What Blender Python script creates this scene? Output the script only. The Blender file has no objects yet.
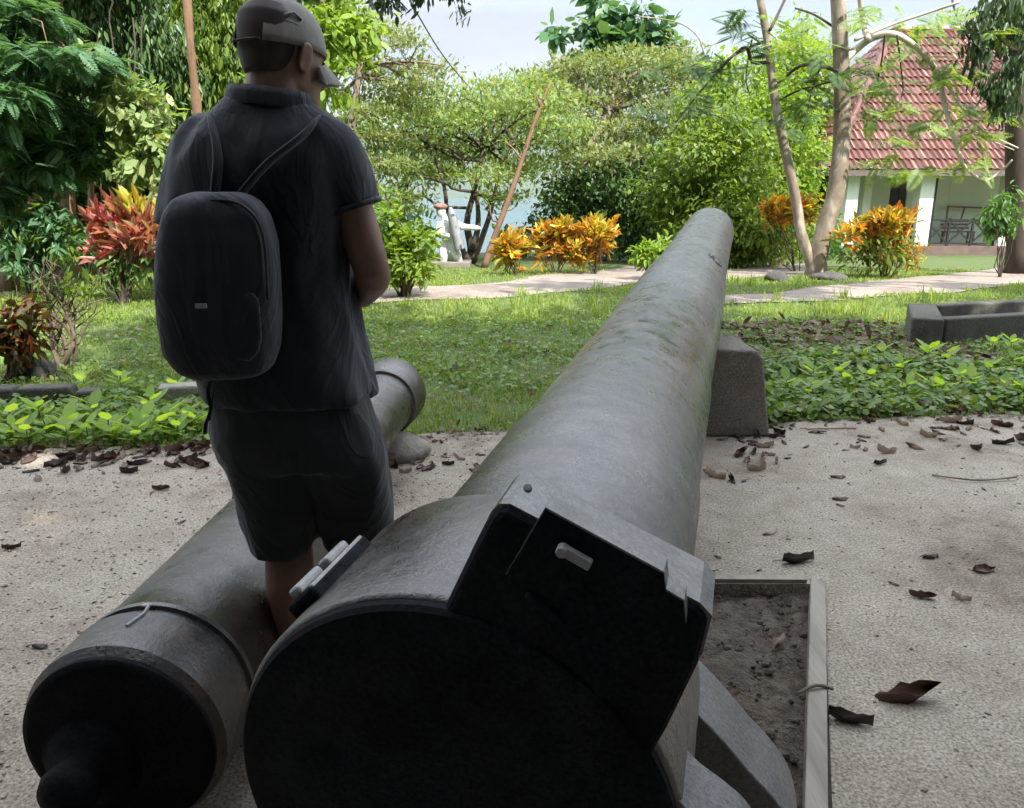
import bpy, bmesh, math, random
import numpy as np
from mathutils import Vector, Matrix, noise
random.seed(7); RNG = np.random.default_rng(11)
SC = bpy.context.scene
COL = SC.collection
PI = math.pi
# ------------------------------------------------------------------ camera geometry (used to place real things at real distances)
FPX, CH, PITCH = 780.0, 1.35, math.radians(15)
CAM = np.array([0, 0, CH]); CF = np.array([0, math.cos(PITCH), -math.sin(PITCH)]); CU = np.array([0, math.sin(PITCH), math.cos(PITCH)]); CR = np.array([1., 0, 0])
def ray(u, v): return CF + CR*(u-512)/FPX + CU*(404-v)/FPX
def gz(y):
    if y < 12: return 0.0
    if y < 30: return -0.04*(y-12)
    return -0.72 - 0.10*(y-30) if y < 60 else -3.72-0.55*(y-60)
def W(u, v, y):
    r = ray(u, v); return CAM + r*(y/r[1])
def G(u, v):
    r = ray(u, v); y = 3.0
    for k in range(60):
        t = (gz(y)-CH)/r[2] if r[2] < -1e-4 else 60
        yn = min(t*r[1], 60); y = .5*y+.5*yn
    return np.array([r[0]/r[1]*y, y, gz(y)])
def B(u, y):
    z = gz(y)-.04; d = y*CF[1]+(CH-z)*math.sin(PITCH); return np.array([(u-512)/FPX*d, y, z])
# ------------------------------------------------------------------ scene tree helpers
ORG = {}
def props(o, label=None, cat=None, group=None, kind=None):
    if label: o['label'] = label
    if cat: o['category'] = cat
    if group: o['group'] = group
    if kind: o['kind'] = kind
    return o
def thing(name, label, cat, loc=(0, 0, 0), group=None):
    o = bpy.data.objects.new(name, None); COL.objects.link(o); o.empty_display_size = .1
    o.location = [float(q) for q in loc]; ORG[o.name] = np.array(loc, float)
    return props(o, label, cat, group)
def mesh_obj(name, me, mat, parent=None):
    if mat is not None: me.materials.append(mat)
    o = bpy.data.objects.new(name, me); COL.objects.link(o)
    if parent is not None:
        o.parent = parent; ORG[o.name] = ORG.get(parent.name, np.zeros(3))
    return o
def from_np(name, V, F, mat, parent=None, smooth=False, org=None):
    """V (n,3); F (m,k) one face size"""
    V = np.asarray(V, np.float32).copy(); F = np.asarray(F, np.int32)
    if parent is not None: V -= ORG.get(parent.name, np.zeros(3)).astype(np.float32)
    if org is not None: V -= np.asarray(org, np.float32)
    me = bpy.data.meshes.new(name)
    me.vertices.add(len(V)); me.vertices.foreach_set('co', V.ravel())
    m, k = F.shape
    me.loops.add(m*k); me.loops.foreach_set('vertex_index', F.ravel())
    me.polygons.add(m); me.polygons.foreach_set('loop_start', np.arange(0, m*k, k, dtype=np.int32))
    me.update(calc_edges=True)
    if smooth: me.polygons.foreach_set('use_smooth', np.ones(m, bool))
    o = mesh_obj(name, me, mat, parent)
    if org is not None: o.location = [float(q) for q in org]; ORG[o.name] = np.array(org, float)
    return o
def nrm(v):
    v = np.asarray(v, float); return v/(np.linalg.norm(v, axis=-1, keepdims=True)+1e-9)
class MB:
    """collects shapes into one mesh"""
    def __init__(s): s.v = []; s.f = []
    def add(s, V, F):
        b = len(s.v); s.v += [tuple(float(c) for c in p) for p in V]; s.f += [tuple(b+i for i in f) for f in F]
    def box(s, c, size, ax=None, taper=1.0):
        X, Y, Z = ax if ax is not None else (np.array([1., 0, 0]), np.array([0, 1., 0]), np.array([0, 0, 1.]))
        c = np.asarray(c, float); a, b, h = [q/2 for q in size]; V = []
        for z in (-1, 1):
            t = 1 if z < 0 else taper
            for x, y in ((-1, -1), (1, -1), (1, 1), (-1, 1)): V.append(c+X*x*a*t+Y*y*b*t+Z*z*h)
        s.add(V, [(3, 2, 1, 0), (4, 5, 6, 7), (0, 1, 5, 4), (1, 2, 6, 5), (2, 3, 7, 6), (3, 0, 4, 7)])
    def bar(s, p, q, w, h=None):
        p = np.asarray(p, float); q = np.asarray(q, float); d = q-p; L = np.linalg.norm(d); d /= L
        up = np.array([0, 0, 1.]) if abs(d[2]) < .9 else np.array([0, 1., 0]); x = nrm(np.cross(d, up)); z = np.cross(x, d)
        s.box((p+q)/2, (w, L, h or w), (x, d, z))
    def tube(s, pts, radii, n=8, cap=True, flat=1.0):
        P = np.asarray(pts, float); m = len(P); R = radii if hasattr(radii, '__len__') else [radii]*m
        T = np.gradient(P, axis=0); T = nrm(T)
        ref = np.array([0, 0, 1.]) if abs(T[0][2]) < .9 else np.array([1., 0, 0])
        x = nrm(np.cross(T[0], ref)); V = []
        for i in range(m):
            x = nrm(x-T[i]*(x@T[i])); y = np.cross(T[i], x)
            for k in range(n):
                a = 2*PI*k/n; V.append(P[i]+R[i]*(math.cos(a)*x+flat*math.sin(a)*y))
        F = [(i*n+k, i*n+(k+1) % n, (i+1)*n+(k+1) % n, (i+1)*n+k) for i in range(m-1) for k in range(n)]
        if cap: F += [tuple(range(n-1, -1, -1)), tuple((m-1)*n+k for k in range(n))]
        s.add(V, F)
    def rings(s, rs, cap=True):
        """list of equal-length point rings"""
        n = len(rs[0]); V = [p for r in rs for p in r]; m = len(rs)
        F = [(i*n+k, i*n+(k+1) % n, (i+1)*n+(k+1) % n, (i+1)*n+k) for i in range(m-1) for k in range(n)]
        if cap: F += [tuple(range(n-1, -1, -1)), tuple((m-1)*n+k for k in range(n))]
        s.add(V, F)
    def lathe(s, prof, O, d, e1, e2, n=48, a0=0, a1=2*PI, cap=True):
        rs = [[np.asarray(O)+d*sv+r*(math.cos(a0+(a1-a0)*k/n)*e1+math.sin(a0+(a1-a0)*k/n)*e2) for k in range(n)] for sv, r in prof]
        s.rings(rs, cap)
    def prism(s, out, O, e1, e2, d, s0, s1):
        rs = [[np.asarray(O)+e1*a+e2*b+d*t for a, b in out] for t in (s0, s1)]
        s.rings(rs)
    def sphere(s, c, r, n=12, m=8):
        r = r if hasattr(r, '__len__') else (r, r, r); c = np.asarray(c, float)
        rs = []
        for i in range(m+1):
            th = PI*(.03+.94*i/m)
            rs.append([c+np.array([r[0]*math.sin(th)*math.cos(2*PI*k/n), r[1]*math.sin(th)*math.sin(2*PI*k/n), -r[2]*math.cos(th)]) for k in range(n)])
        s.rings(rs)
    def build(s, name, mat, parent=None, smooth=False, bevel=0, org=None, auto=None):
        o = np.zeros(3)
        if parent is not None: o = ORG.get(parent.name, o)
        if org is not None: o = np.asarray(org, float)
        me = bpy.data.meshes.new(name)
        me.from_pydata([tuple(np.asarray(p)-o) for p in s.v], [], s.f)
        bm = bmesh.new(); bm.from_mesh(me); bmesh.ops.recalc_face_normals(bm, faces=bm.faces[:]); bm.to_mesh(me); bm.free()
        if smooth: me.polygons.foreach_set('use_smooth', np.ones(len(me.polygons), bool))
        ob = mesh_obj(name, me, mat, parent)
        if org is not None: ob.location = [float(q) for q in org]; ORG[ob.name] = o
        if smooth and auto is not None: me.set_sharp_from_angle(angle=math.radians(auto))
        if bevel:
            b = ob.modifiers.new('bevel', 'BEVEL'); b.width = bevel; b.segments = 3; b.limit_method = 'ANGLE'; b.angle_limit = math.radians(40)
            b.harden_normals = False
        return ob
def remesh(ob, voxel, smooth_it=4, disp=None):
    m = ob.modifiers.new('r', 'REMESH'); m.mode = 'VOXEL'; m.voxel_size = voxel
    if smooth_it:
        q = ob.modifiers.new('s', 'SMOOTH'); q.iterations = smooth_it; q.factor = .5
    dg = bpy.context.evaluated_depsgraph_get(); me = bpy.data.meshes.new_from_object(ob.evaluated_get(dg))
    ob.modifiers.clear(); old = ob.data; ob.data = me; bpy.data.meshes.remove(old)
    if disp:
        me.calc_loop_triangles()
        N = [v.normal.copy() for v in me.vertices]
        for v, nn in zip(me.vertices, N): v.co = v.co+nn*disp(v.co)
    me.polygons.foreach_set('use_smooth', np.ones(len(me.polygons), bool)); me.update()
    return ob
# ------------------------------------------------------------------ materials
def new_mat(name):
    m = bpy.data.materials.new(name); m.use_nodes = True; nt = m.node_tree; nt.nodes.clear()
    out = nt.nodes.new('ShaderNodeOutputMaterial'); return m, nt, out
def N(nt, t, **kw):
    n = nt.nodes.new(t)
    for k, v in kw.items():
        if k in n.inputs: n.inputs[k].default_value = v
        else: setattr(n, k, v)
    return n
def ramp(nt, fac, stops, interp='LINEAR'):
    r = nt.nodes.new('ShaderNodeValToRGB'); r.color_ramp.interpolation = interp
    while len(r.color_ramp.elements) > 1: r.color_ramp.elements.remove(r.color_ramp.elements[-1])
    for i, (p, c) in enumerate(stops):
        e = r.color_ramp.elements[0] if i == 0 else r.color_ramp.elements.new(p)
        e.position = p; e.color = (*c[:3], 1)
    nt.links.new(fac, r.inputs[0]); return r.outputs[0]
def coords(nt, scale=(1, 1, 1), obj=True):
    tc = nt.nodes.new('ShaderNodeTexCoord'); mp = nt.nodes.new('ShaderNodeMapping'); mp.inputs['Scale'].default_value = scale
    nt.links.new(tc.outputs['Object' if obj else 'Generated'], mp.inputs[0]); return mp.outputs[0]
def noise_tex(nt, vec, scale, detail=6, rough=.6):
    n = N(nt, 'ShaderNodeTexNoise'); n.inputs['Scale'].default_value = scale; n.inputs['Detail'].default_value = detail; n.inputs['Roughness'].default_value = rough
    nt.links.new(vec, n.inputs['Vector']); return n.outputs[0]
def mixc(nt, a, b, fac, mode='MIX'):
    m = nt.nodes.new('ShaderNodeMix'); m.data_type = 'RGBA'; m.blend_type = mode
    for s, x in ((0, fac), (6, a), (7, b)):
        if hasattr(x, 'is_linked') or isinstance(x, bpy.types.NodeSocket): nt.links.new(x, m.inputs[s])
        else: m.inputs[s].default_value = x if s == 0 else (*x, 1)
    return m.outputs[2]
def bump(nt, h, strength, dist=.01, nin=None):
    b = nt.nodes.new('ShaderNodeBump'); b.inputs['Strength'].default_value = strength; b.inputs['Distance'].default_value = dist
    nt.links.new(h, b.inputs['Height'])
    if nin is not None: nt.links.new(nin, b.inputs['Normal'])
    return b.outputs[0]
def solid(name, stops, scale=8, rough=.7, bstr=.3, bscale=40, metal=0, sc=(1, 1, 1), rvar=0, spec=.5, bdist=.005):
    m, nt, out = new_mat(name); p = N(nt, 'ShaderNodeBsdfPrincipled'); v = coords(nt, sc)
    k = len(stops)
    c = ramp(nt, noise_tex(nt, v, scale), [(.3+.4*i/max(1, k-1), s) for i, s in enumerate(stops)])
    nt.links.new(c, p.inputs['Base Color']); p.inputs['Roughness'].default_value = rough; p.inputs['Metallic'].default_value = metal
    p.inputs['Specular IOR Level'].default_value = spec
    if bstr: nt.links.new(bump(nt, noise_tex(nt, v, bscale, 4), bstr, bdist), p.inputs['Normal'])
    if rvar:
        r = N(nt, 'ShaderNodeMapRange'); nt.links.new(noise_tex(nt, v, scale*1.7), r.inputs[0]); r.inputs[3].default_value = rough-rvar; r.inputs[4].default_value = rough+rvar
        nt.links.new(r.outputs[0], p.inputs['Roughness'])
    nt.links.new(p.outputs[0], out.inputs[0]); return m
def leafmat(name, cols, rough=.45, trans=.35, tcol=None, spec=.4, gain=1.25):
    cols = [tuple(min(.6, q*gain) for q in c) for c in cols]; trans += .08
    m, nt, out = new_mat(name); g = nt.nodes.new('ShaderNodeNewGeometry')
    c = ramp(nt, g.outputs['Random Per Island'], [(i/(len(cols)-1), q) for i, q in enumerate(cols)])
    p = N(nt, 'ShaderNodeBsdfPrincipled'); nt.links.new(c, p.inputs['Base Color']); p.inputs['Roughness'].default_value = rough
    p.inputs['Specular IOR Level'].default_value = spec
    t = N(nt, 'ShaderNodeBsdfTranslucent')
    nt.links.new(mixc(nt, c, tcol or (1.0, 1.0, .35), 1.0, 'MULTIPLY') if tcol else c, t.inputs[0])
    if not tcol:
        nt.links.new(mixc(nt, c, (1.6, 1.5, .6), 1.0, 'MULTIPLY'), t.inputs[0])
    mx = N(nt, 'ShaderNodeMixShader'); mx.inputs[0].default_value = trans
    nt.links.new(p.outputs[0], mx.inputs[1]); nt.links.new(t.outputs[0], mx.inputs[2]); nt.links.new(mx.outputs[0], out.inputs[0])
    return m
BARK = solid('bark', [(.10, .075, .055), (.2, .155, .115), (.28, .23, .18)], 6, .9, .8, 30, sc=(1, 1, .25))
BARK_D = solid('bark_dark', [(.035, .026, .02), (.08, .06, .045)], 6, .9, .8, 30, sc=(1, 1, .25))
BARK_R = solid('bark_red', [(.12, .06, .035), (.24, .13, .08), (.16, .1, .07)], 5, .85, .6, 25, sc=(1, 1, .3))
BARK_W = solid('bark_pale', [(.35, .30, .24), (.55, .5, .42)], 7, .8, .4, 30)
BARK_P = solid('bark_patched', [(.12, .095, .07), (.22, .175, .13), (.42, .38, .31)], 5, .85, .6, 30, sc=(1, 1, .5))
# ------------------------------------------------------------------ foliage
LEAF4 = (np.array([(0, 0, 0), (.5, .5, -.06), (1, 0, -.12), (.5, -.5, -.06)]), np.array([(0, 1, 2), (0, 2, 3)]))
LEAF6 = (np.array([(0, 0, 0), (.28, .42, -.05), (.68, .40, -.11), (1, 0, -.2), (.68, -.40, -.11), (.28, -.42, -.05)]), np.array([(0, 3, 2, 1), (0, 5, 4, 3)]))
LANCE = (np.array([(0, 0, 0), (.35, .5, -.02), (.75, .36, -.16), (1, 0, -.36), (.75, -.36, -.16), (.35, -.5, -.02)]), np.array([(0, 3, 2, 1), (0, 5, 4, 3)]))
def frond_template(n=13, asp=.16):
    V = []; F = []
    for j in range(n):
        t = .12+.86*j/(n-1); L = .26*math.sin(PI*(.18+.78*t))+.05
        for sd in (-1, 1):
            b = len(V); base = np.array([t, 0, -.22*t*t]); dr = nrm(np.array([.35, sd*1.0, -.18])); w = nrm(np.array([1, -sd*.35, 0]))*L*asp
            V += [base, base+dr*L*.5+w, base+dr*L, base+dr*L*.5-w]; F += [(b, b+1, b+2, b+3)]
    b = len(V); V += [(0, -.006, 0), (0, .006, 0), (.98, .004, -.21), (.98, -.004, -.21)]; F += [(b, b+1, b+2, b+3)]
    return np.array(V, float), np.array(F)
FROND = frond_template()
FROND_W = frond_template(9, .3)
def instance(tpl, P, X, Zup, L, Wd):
    """place leaf template: X along, Zup approx normal, length L, width Wd"""
    TV, TF = tpl; X = nrm(X); Y = nrm(np.cross(Zup, X)); Z = np.cross(X, Y)
    L = np.asarray(L).reshape(-1, 1, 1); Wd = np.asarray(Wd).reshape(-1, 1, 1)
    V = P[:, None, :]+X[:, None, :]*(TV[None, :, 0:1]*L)+Y[:, None, :]*(TV[None, :, 1:2]*Wd)+Z[:, None, :]*(TV[None, :, 2:3]*L)
    F = TF[None]+(np.arange(len(P))*len(TV))[:, None, None]
    return V.reshape(-1, 3), F.reshape(-1, TF.shape[1])
def cloud(n, clumps, size, tw=.18, per=12, shell=2.4, flat=1.0, top=0.0):
    """leaf positions gathered on twigs inside ellipsoid clumps -> positions, outward dirs"""
    C = np.array([c for c, r in clumps], float); R = np.array([r if hasattr(r, '__len__') else (r, r, r) for c, r in clumps], float)
    w = (R[:, 0]*R[:, 1]*R[:, 2])**.67; w /= w.sum(); m = max(4, n//per)
    k = RNG.choice(len(C), m, p=w); D = nrm(RNG.normal(size=(m, 3)))
    if top: D[:, 2] = np.where(RNG.random(m) < top, np.abs(D[:, 2]), D[:, 2])
    rr = RNG.random(m)**(1/shell); rr *= .86+.28*RNG.random(m)
    T = C[k]+D*R[k]*rr[:, None]; j = RNG.integers(0, m, n)
    P = T[j]+RNG.normal(size=(n, 3))*np.array([tw, tw, tw*flat*.7])
    return P, nrm(D[j]/np.maximum(R[k][j], .05)+1e-6)
def leaves(name, n, clumps, size, mat, parent, aspect=.45, droop=.3, out=.6, rnd=.7, tpl=LEAF6, **kw):
    P, O = cloud(n, clumps, size, **kw)
    X = O*out+RNG.normal(size=(n, 3))*rnd*.6+np.array([0, 0, -droop]); Z = np.array([0, 0, 1.])+O*.35+RNG.normal(size=(n, 3))*.45
    L = size*(.45+1.15*RNG.random(n)**1.6); V, F = instance(tpl, P, X, Z, L, L*aspect*(.75+.5*RNG.random(n)))
    return from_np(name, V, F, mat, parent)
def path(p0, p1, bend=.12, n=6, sag=0):
    p0 = np.asarray(p0, float); p1 = np.asarray(p1, float); L = np.linalg.norm(p1-p0); t = np.linspace(0, 1, n)[:, None]
    o = RNG.normal(size=3)*bend*L; o2 = RNG.normal(size=3)*bend*.4*L
    return p0+(p1-p0)*t+o*np.sin(PI*t)+o2*np.sin(2*PI*t)+np.array([0, 0, sag*L])*np.sin(PI*t)
def spline(pts, n=4):
    P = np.asarray(pts, float); Q = np.vstack([2*P[0]-P[1], P, 2*P[-1]-P[-2]]); out = []
    for i in range(1, len(Q)-2):
        for k in range(n):
            t = k/n; a, b, c, d = Q[i-1:i+3]
            out.append(.5*((2*b)+(c-a)*t+(2*a-5*b+4*c-d)*t*t+(3*b-a-3*c+d)*t**3))
    out.append(P[-1]); return np.array(out)
def limbs(mb, tops, clumps, r=.06, n=7, twigs=3):
    for c, rad in clumps:
        c = np.asarray(c, float); rad = np.array(rad if hasattr(rad, '__len__') else (rad,)*3)
        src = min(tops, key=lambda t: np.linalg.norm(np.asarray(t)-c)); p = path(src, c, .10, n, .05)
        mb.tube(p, np.linspace(r, r*.35, n), 6)
        for q in range(twigs):
            e = c+nrm(RNG.normal(size=3))*rad*.85; s = p[RNG.integers(n//2, n)]
            mb.tube(path(s, e, .12, 5), np.linspace(r*.38, r*.1, 5), 5)
def split(c, r, n, spread=.8, rs=(.35, .55)):
    """break one ellipsoid into many uneven clumps"""
    c = np.asarray(c, float); r = np.array(r if hasattr(r, '__len__') else (r,)*3, float); out = []
    for i in range(n):
        d = nrm(RNG.normal(size=3))*(RNG.random()**.4)*spread
        out.append((c+d*r, r*RNG.uniform(*rs)))
    return out
# ------------------------------------------------------------------ render, camera, light
cam = bpy.data.cameras.new('camera'); co = bpy.data.objects.new('camera', cam); COL.objects.link(co); SC.camera = co
co.location = (0, 0, CH); co.rotation_euler = (PI/2-PITCH, 0, 0); cam.sensor_width = 36; cam.lens = FPX/1024*36; cam.clip_start = .05; cam.clip_end = 60000
SC.view_settings.view_transform = 'Standard'; SC.view_settings.look = 'None'; SC.view_settings.gamma = 1; SC.view_settings.exposure = 1.22
SC.render.engine = 'CYCLES'; SC.cycles.use_denoising = True; SC.cycles.max_bounces = 6; SC.cycles.diffuse_bounces = 3; SC.cycles.glossy_bounces = 2; SC.cycles.transmission_bounces = 3; SC.cycles.transparent_max_bounces = 4
SC.cycles.sample_clamp_indirect = 4
EL = math.radians(50); AZ = math.radians(146)     # sun behind the camera, to its right (azimuth from +Y towards +X)
SDIR = Vector((math.sin(AZ)*math.cos(EL), math.cos(AZ)*math.cos(EL), math.sin(EL)))
sl = bpy.data.lights.new('sun', 'SUN'); sl.energy = 5.0; sl.angle = math.radians(.5); sl.color = (1, .95, .86)
so = bpy.data.objects.new('sun', sl); COL.objects.link(so); so.rotation_euler = SDIR.to_track_quat('Z', 'Y').to_euler(); so.location = (5, -8, 12)
wd = bpy.data.worlds.new('World'); SC.world = wd; wd.use_nodes = True; nt = wd.node_tree; nt.nodes.clear()
wo = nt.nodes.new('ShaderNodeOutputWorld'); bg = nt.nodes.new('ShaderNodeBackground'); sky = nt.nodes.new('ShaderNodeTexSky')
sky.sky_type = 'NISHITA'; sky.sun_disc = False; sky.sun_elevation = EL; sky.sun_rotation = AZ; sky.air_density = 1.0; sky.dust_density = .6
tc = nt.nodes.new('ShaderNodeTexCoord'); mp = nt.nodes.new('ShaderNodeMapping'); mp.inputs['Scale'].default_value = (1, 1, 3.2)
nt.links.new(tc.outputs['Generated'], mp.inputs[0])
cn = noise_tex(nt, mp.outputs[0], 3.2, 8, .58); cf = ramp(nt, cn, [(.40, (0, 0, 0)), (.58, (1, 1, 1))])
cs = noise_tex(nt, mp.outputs[0], 6.5, 6, .55); cc = ramp(nt, cs, [(.40, (.46, .58, .82)), (.58, (.95, .98, 1.0))])
sx = nt.nodes.new('ShaderNodeSeparateXYZ'); nt.links.new(tc.outputs['Generated'], sx.inputs[0])
hi = ramp(nt, sx.outputs[2], [(.20, (2.5, 2.5, 2.5)), (.45, (35, 34.5, 33.6)), (.8, (41, 40, 39))])   # unseen high clouds, made extra bright to light the foreground
cc = mixc(nt, cc, hi, 1.0, 'MULTIPLY')
nt.links.new(mixc(nt, sky.outputs[0], cc, cf), bg.inputs[0]); bg.inputs[1].default_value = .07
nt.links.new(bg.outputs[0], wo.inputs[0])
# ------------------------------------------------------------------ the ground
def ground_mat():
    m, nt, out = new_mat('lawn_soil'); p = N(nt, 'ShaderNodeBsdfPrincipled'); v = coords(nt)
    c = ramp(nt, noise_tex(nt, v, 1.3, 8, .65), [(.3, (.05, .085, .018)), (.5, (.075, .12, .025)), (.62, (.09, .085, .04)), (.75, (.13, .10, .06))])
    nt.links.new(c, p.inputs['Base Color']); p.inputs['Roughness'].default_value = .95
    nt.links.new(bump(nt, noise_tex(nt, v, 30, 5), .9, .03), p.inputs['Normal']); nt.links.new(p.outputs[0], out.inputs[0]); return m
def gravel_mat(name, base, dark, light, sc=1.0, patch=.5):
    m, nt, out = new_mat(name); p = N(nt, 'ShaderNodeBsdfPrincipled'); v = coords(nt, (sc, sc, sc))
    a = ramp(nt, noise_tex(nt, v, 110, 4, .7), [(.32, dark), (.5, base), (.68, light)])
    vo = N(nt, 'ShaderNodeTexVoronoi'); vo.inputs['Scale'].default_value = 75; nt.links.new(v, vo.inputs['Vector'])
    vr = ramp(nt, vo.outputs['Distance'], [(.0, (.72, .70, .66)), (.5, (1.05, 1.05, 1.05))]); b = mixc(nt, a, vr, .6, 'MULTIPLY')
    big = ramp(nt, noise_tex(nt, v, 1.3, 9, .7), [(.36, (.50, .46, .41)), (.47, (.9, .88, .85)), (.56, (1, 1, 1)), (.66, (1.15, 1.13, 1.1))])
    c = mixc(nt, b, big, patch, 'MULTIPLY')
    fine = ramp(nt, noise_tex(nt, v, 9, 5, .7), [(.35, (.72, .69, .64)), (.6, (1, 1, 1))]); c = mixc(nt, c, fine, .6, 'MULTIPLY')
    spk = ramp(nt, noise_tex(nt, v, 46, 3, .6), [(.27, (.35, .30, .25)), (.34, (1, 1, 1))]); c = mixc(nt, c, spk, .45, 'MULTIPLY')
    nt.links.new(c, p.inputs['Base Color']); p.inputs['Roughness'].default_value = .9
    n1 = bump(nt, noise_tex(nt, v, 130, 3, .7), .9, .005); n2 = bump(nt, vo.outputs['Distance'], .25, .004, n1); n3 = bump(nt, noise_tex(nt, v, 7, 4), .35, .02, n2)
    nt.links.new(n3, p.inputs['Normal']); nt.links.new(p.outputs[0], out.inputs[0]); return m
M_LAWN = ground_mat()
M_YARD = gravel_mat('yard_concrete', (.36, .31, .25), (.12, .10, .08), (.57, .52, .45), 1.0, .95)
M_PATH = gravel_mat('path_gravel', (.27, .225, .195), (.15, .12, .10), (.38, .335, .30), .55, .6)
M_DIRT = solid('pit_dirt', [(.06, .045, .032), (.13, .10, .075), (.19, .155, .12)], 22, .95, 1.0, 60, bdist=.03)
ys = np.concatenate([[-30, -12, -4, 0, 3, 3.4, 3.6], np.arange(4, 20, .4), np.arange(20, 62, 2.0), [70, 90, 110]]); xs = np.concatenate([[-260, -120, -60, -30], np.arange(-20, -8, 2.0), np.arange(-8, 20, .4), np.arange(20, 30, 2.0), [36, 60, 120, 260]])
def lawn_z(x, y):
    if y < 3 or y > 58: return 0
    return .035*noise.noise((x*.7, y*.7, 3))*min(1, max(0, (y-5.3)))
V = [(x, y, (gz(y)-.03 if y > 3.5 else -.25)+lawn_z(x, y)) for y in ys for x in xs]; nx = len(xs)
F = [(j*nx+i, j*nx+i+1, (j+1)*nx+i+1, (j+1)*nx+i) for j in range(len(ys)-1) for i in range(nx-1)]
props(from_np('ground', V, F, M_LAWN, smooth=True), kind='structure')
def sheet(name, pts, z, mat, thick=.0):
    me = bpy.data.meshes.new(name); bm = bmesh.new()
    f = bm.faces.new([bm.verts.new((p[0], p[1], z+(p[2] if len(p) > 2 else 0))) for p in pts]); bmesh.ops.triangulate(bm, faces=[f])
    bmesh.ops.recalc_face_normals(bm, faces=bm.faces[:])
    if sum(f.normal.z for f in bm.faces) < 0: bmesh.ops.reverse_faces(bm, faces=bm.faces[:])
    if thick:
        r = bmesh.ops.extrude_face_region(bm, geom=bm.faces[:]); 
        for q in r['geom']:
            if isinstance(q, bmesh.types.BMVert): q.co.z -= thick
        bmesh.ops.recalc_face_normals(bm, faces=bm.faces[:])
    bm.to_mesh(me); bm.free(); return props(mesh_obj(name, me, mat), kind='structure')
# concrete yard with the hole of the dirt pit beside the gun
HOLE = [G(628, 830), G(809, 830), G(811, 584), G(640, 584)]
HOLE = [np.array([h[0], h[1], 0]) for h in HOLE]
far = []
for i in range(41):
    x = -9+19*i/40; y = 4.22+.125*(x+1.5)+.09*noise.noise((x*1.7, 0, 5))+.04*noise.noise((x*6, 2, 5))
    far.append((x, y))
mb = MB(); Z0 = 0.0
O = [(-9, -1.0), (10, -1.0), far[-1], far[0]]
ring = lambda a, b, c, d: mb.add([(*a[:2], Z0), (*b[:2], Z0), (*c[:2], Z0), (*d[:2], Z0)], [(0, 1, 2, 3)])
ring(O[0], O[1], HOLE[1], HOLE[0]); ring(O[1], O[2], HOLE[2], HOLE[1]); ring(O[3], O[0], HOLE[0], HOLE[3])
vv = [(*HOLE[3][:2], Z0), (*HOLE[2][:2], Z0)]+[(x, y, Z0) for x, y in reversed(far)]
mb.add(vv, [tuple(range(len(vv)))])
for a, b in zip(HOLE, HOLE[1:]+HOLE[:1]): mb.add([(a[0], a[1], 0), (b[0], b[1], 0), (b[0], b[1], -.10), (a[0], a[1], -.10)], [(0, 1, 2, 3)])
for a, b in zip(far, far[1:]): mb.add([(a[0], a[1], 0), (b[0], b[1], 0), (b[0], b[1]+.03, -.10), (a[0], a[1]+.03, -.10)], [(0, 1, 2, 3)])
yard = mb.build('concrete_yard', M_YARD); props(yard, kind='structure')
me = yard.data; bm = bmesh.new(); bm.from_mesh(me); bmesh.ops.remove_doubles(bm, verts=bm.verts[:], dist=1e-4); bmesh.ops.triangulate(bm, faces=[f for f in bm.faces if len(f.verts) > 4])
for f in bm.faces:
    f.normal_update()
    if abs(f.normal.z) > .5 and f.normal.z < 0: f.normal_flip()
bm.to_mesh(me); bm.free()
M_UNSEEN_GROUND = solid('unseen_ground_dark', [(.018, .013, .009), (.035, .026, .018), (.05, .036, .024)], 8, .95, .9, 40, bdist=.03)
sheet('added_dark_ground', [(-30, -25), (30, -25), (30, -1.0), (10, -1.0), (-9, -1.0), (-30, -1.0)], -.006, M_UNSEEN_GROUND)  # unseen dark ground added behind the camera to cut bounced light
# dirt floor of the pit
g = 26; V = []
for j in range(g+1):
    for i in range(g+1):
        s, t = i/g, j/g; p = (HOLE[0]*(1-s)+HOLE[1]*s)*(1-t)+(HOLE[3]*(1-s)+HOLE[2]*s)*t
        V.append((p[0], p[1], -.045+.022*noise.noise(p*14)+.02*noise.noise(p*4)+.012*noise.noise(p*37)))
F = [(j*(g+1)+i, j*(g+1)+i+1, (j+1)*(g+1)+i+1, (j+1)*(g+1)+i) for j in range(g) for i in range(g)]
props(from_np('dirt_floor', V, F, M_DIRT, smooth=True), kind='structure')
# gravel lanes
def lane(name, near, farp, dz):
    a = [G(*q) for q in near]; b = [G(*q) for q in farp]
    n = 72; tt = np.linspace(0, 1, n)
    def res(p):
        p = spline(p, 8); d = np.r_[0, np.cumsum(np.linalg.norm(np.diff(p[:, :2], axis=0), axis=1))]; d /= d[-1]
        return np.stack([np.interp(tt, d, p[:, k]) for k in range(2)], 1)
    a, b = res(a), res(b); V = []; m = 13
    for i in range(n):
        for j in range(m):
            q = a[i]+(b[i]-a[i])*j/(m-1)
            if j in (0, m-1): q = q+np.array([0, .16*noise.noise((q[0]*1.3, q[1]*1.3, 1))])
            V.append((q[0], q[1], gz(q[1])-.03+lawn_z(q[0], q[1])+dz))
    F = [(i*m+j, (i+1)*m+j, (i+1)*m+j+1, i*m+j+1) for i in range(n-1) for j in range(m-1)]
    return props(from_np(name, V, F, M_PATH, smooth=True), kind='structure')
lane('gravel_path', [(330, 305), (410, 299), (500, 296), (580, 290), (650, 281), (735, 277), (810, 275)], [(330, 291), (410, 286), (480, 283), (540, 275), (640, 265), (700, 262.5), (812, 261.5)], .010)
lane('gravel_path', [(660, 306), (735, 301), (850, 297), (930, 291), (1024, 284), (1200, 272)], [(660, 296), (735, 293), (800, 288), (900, 277), (1024, 264), (1200, 250)], .014)
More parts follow.
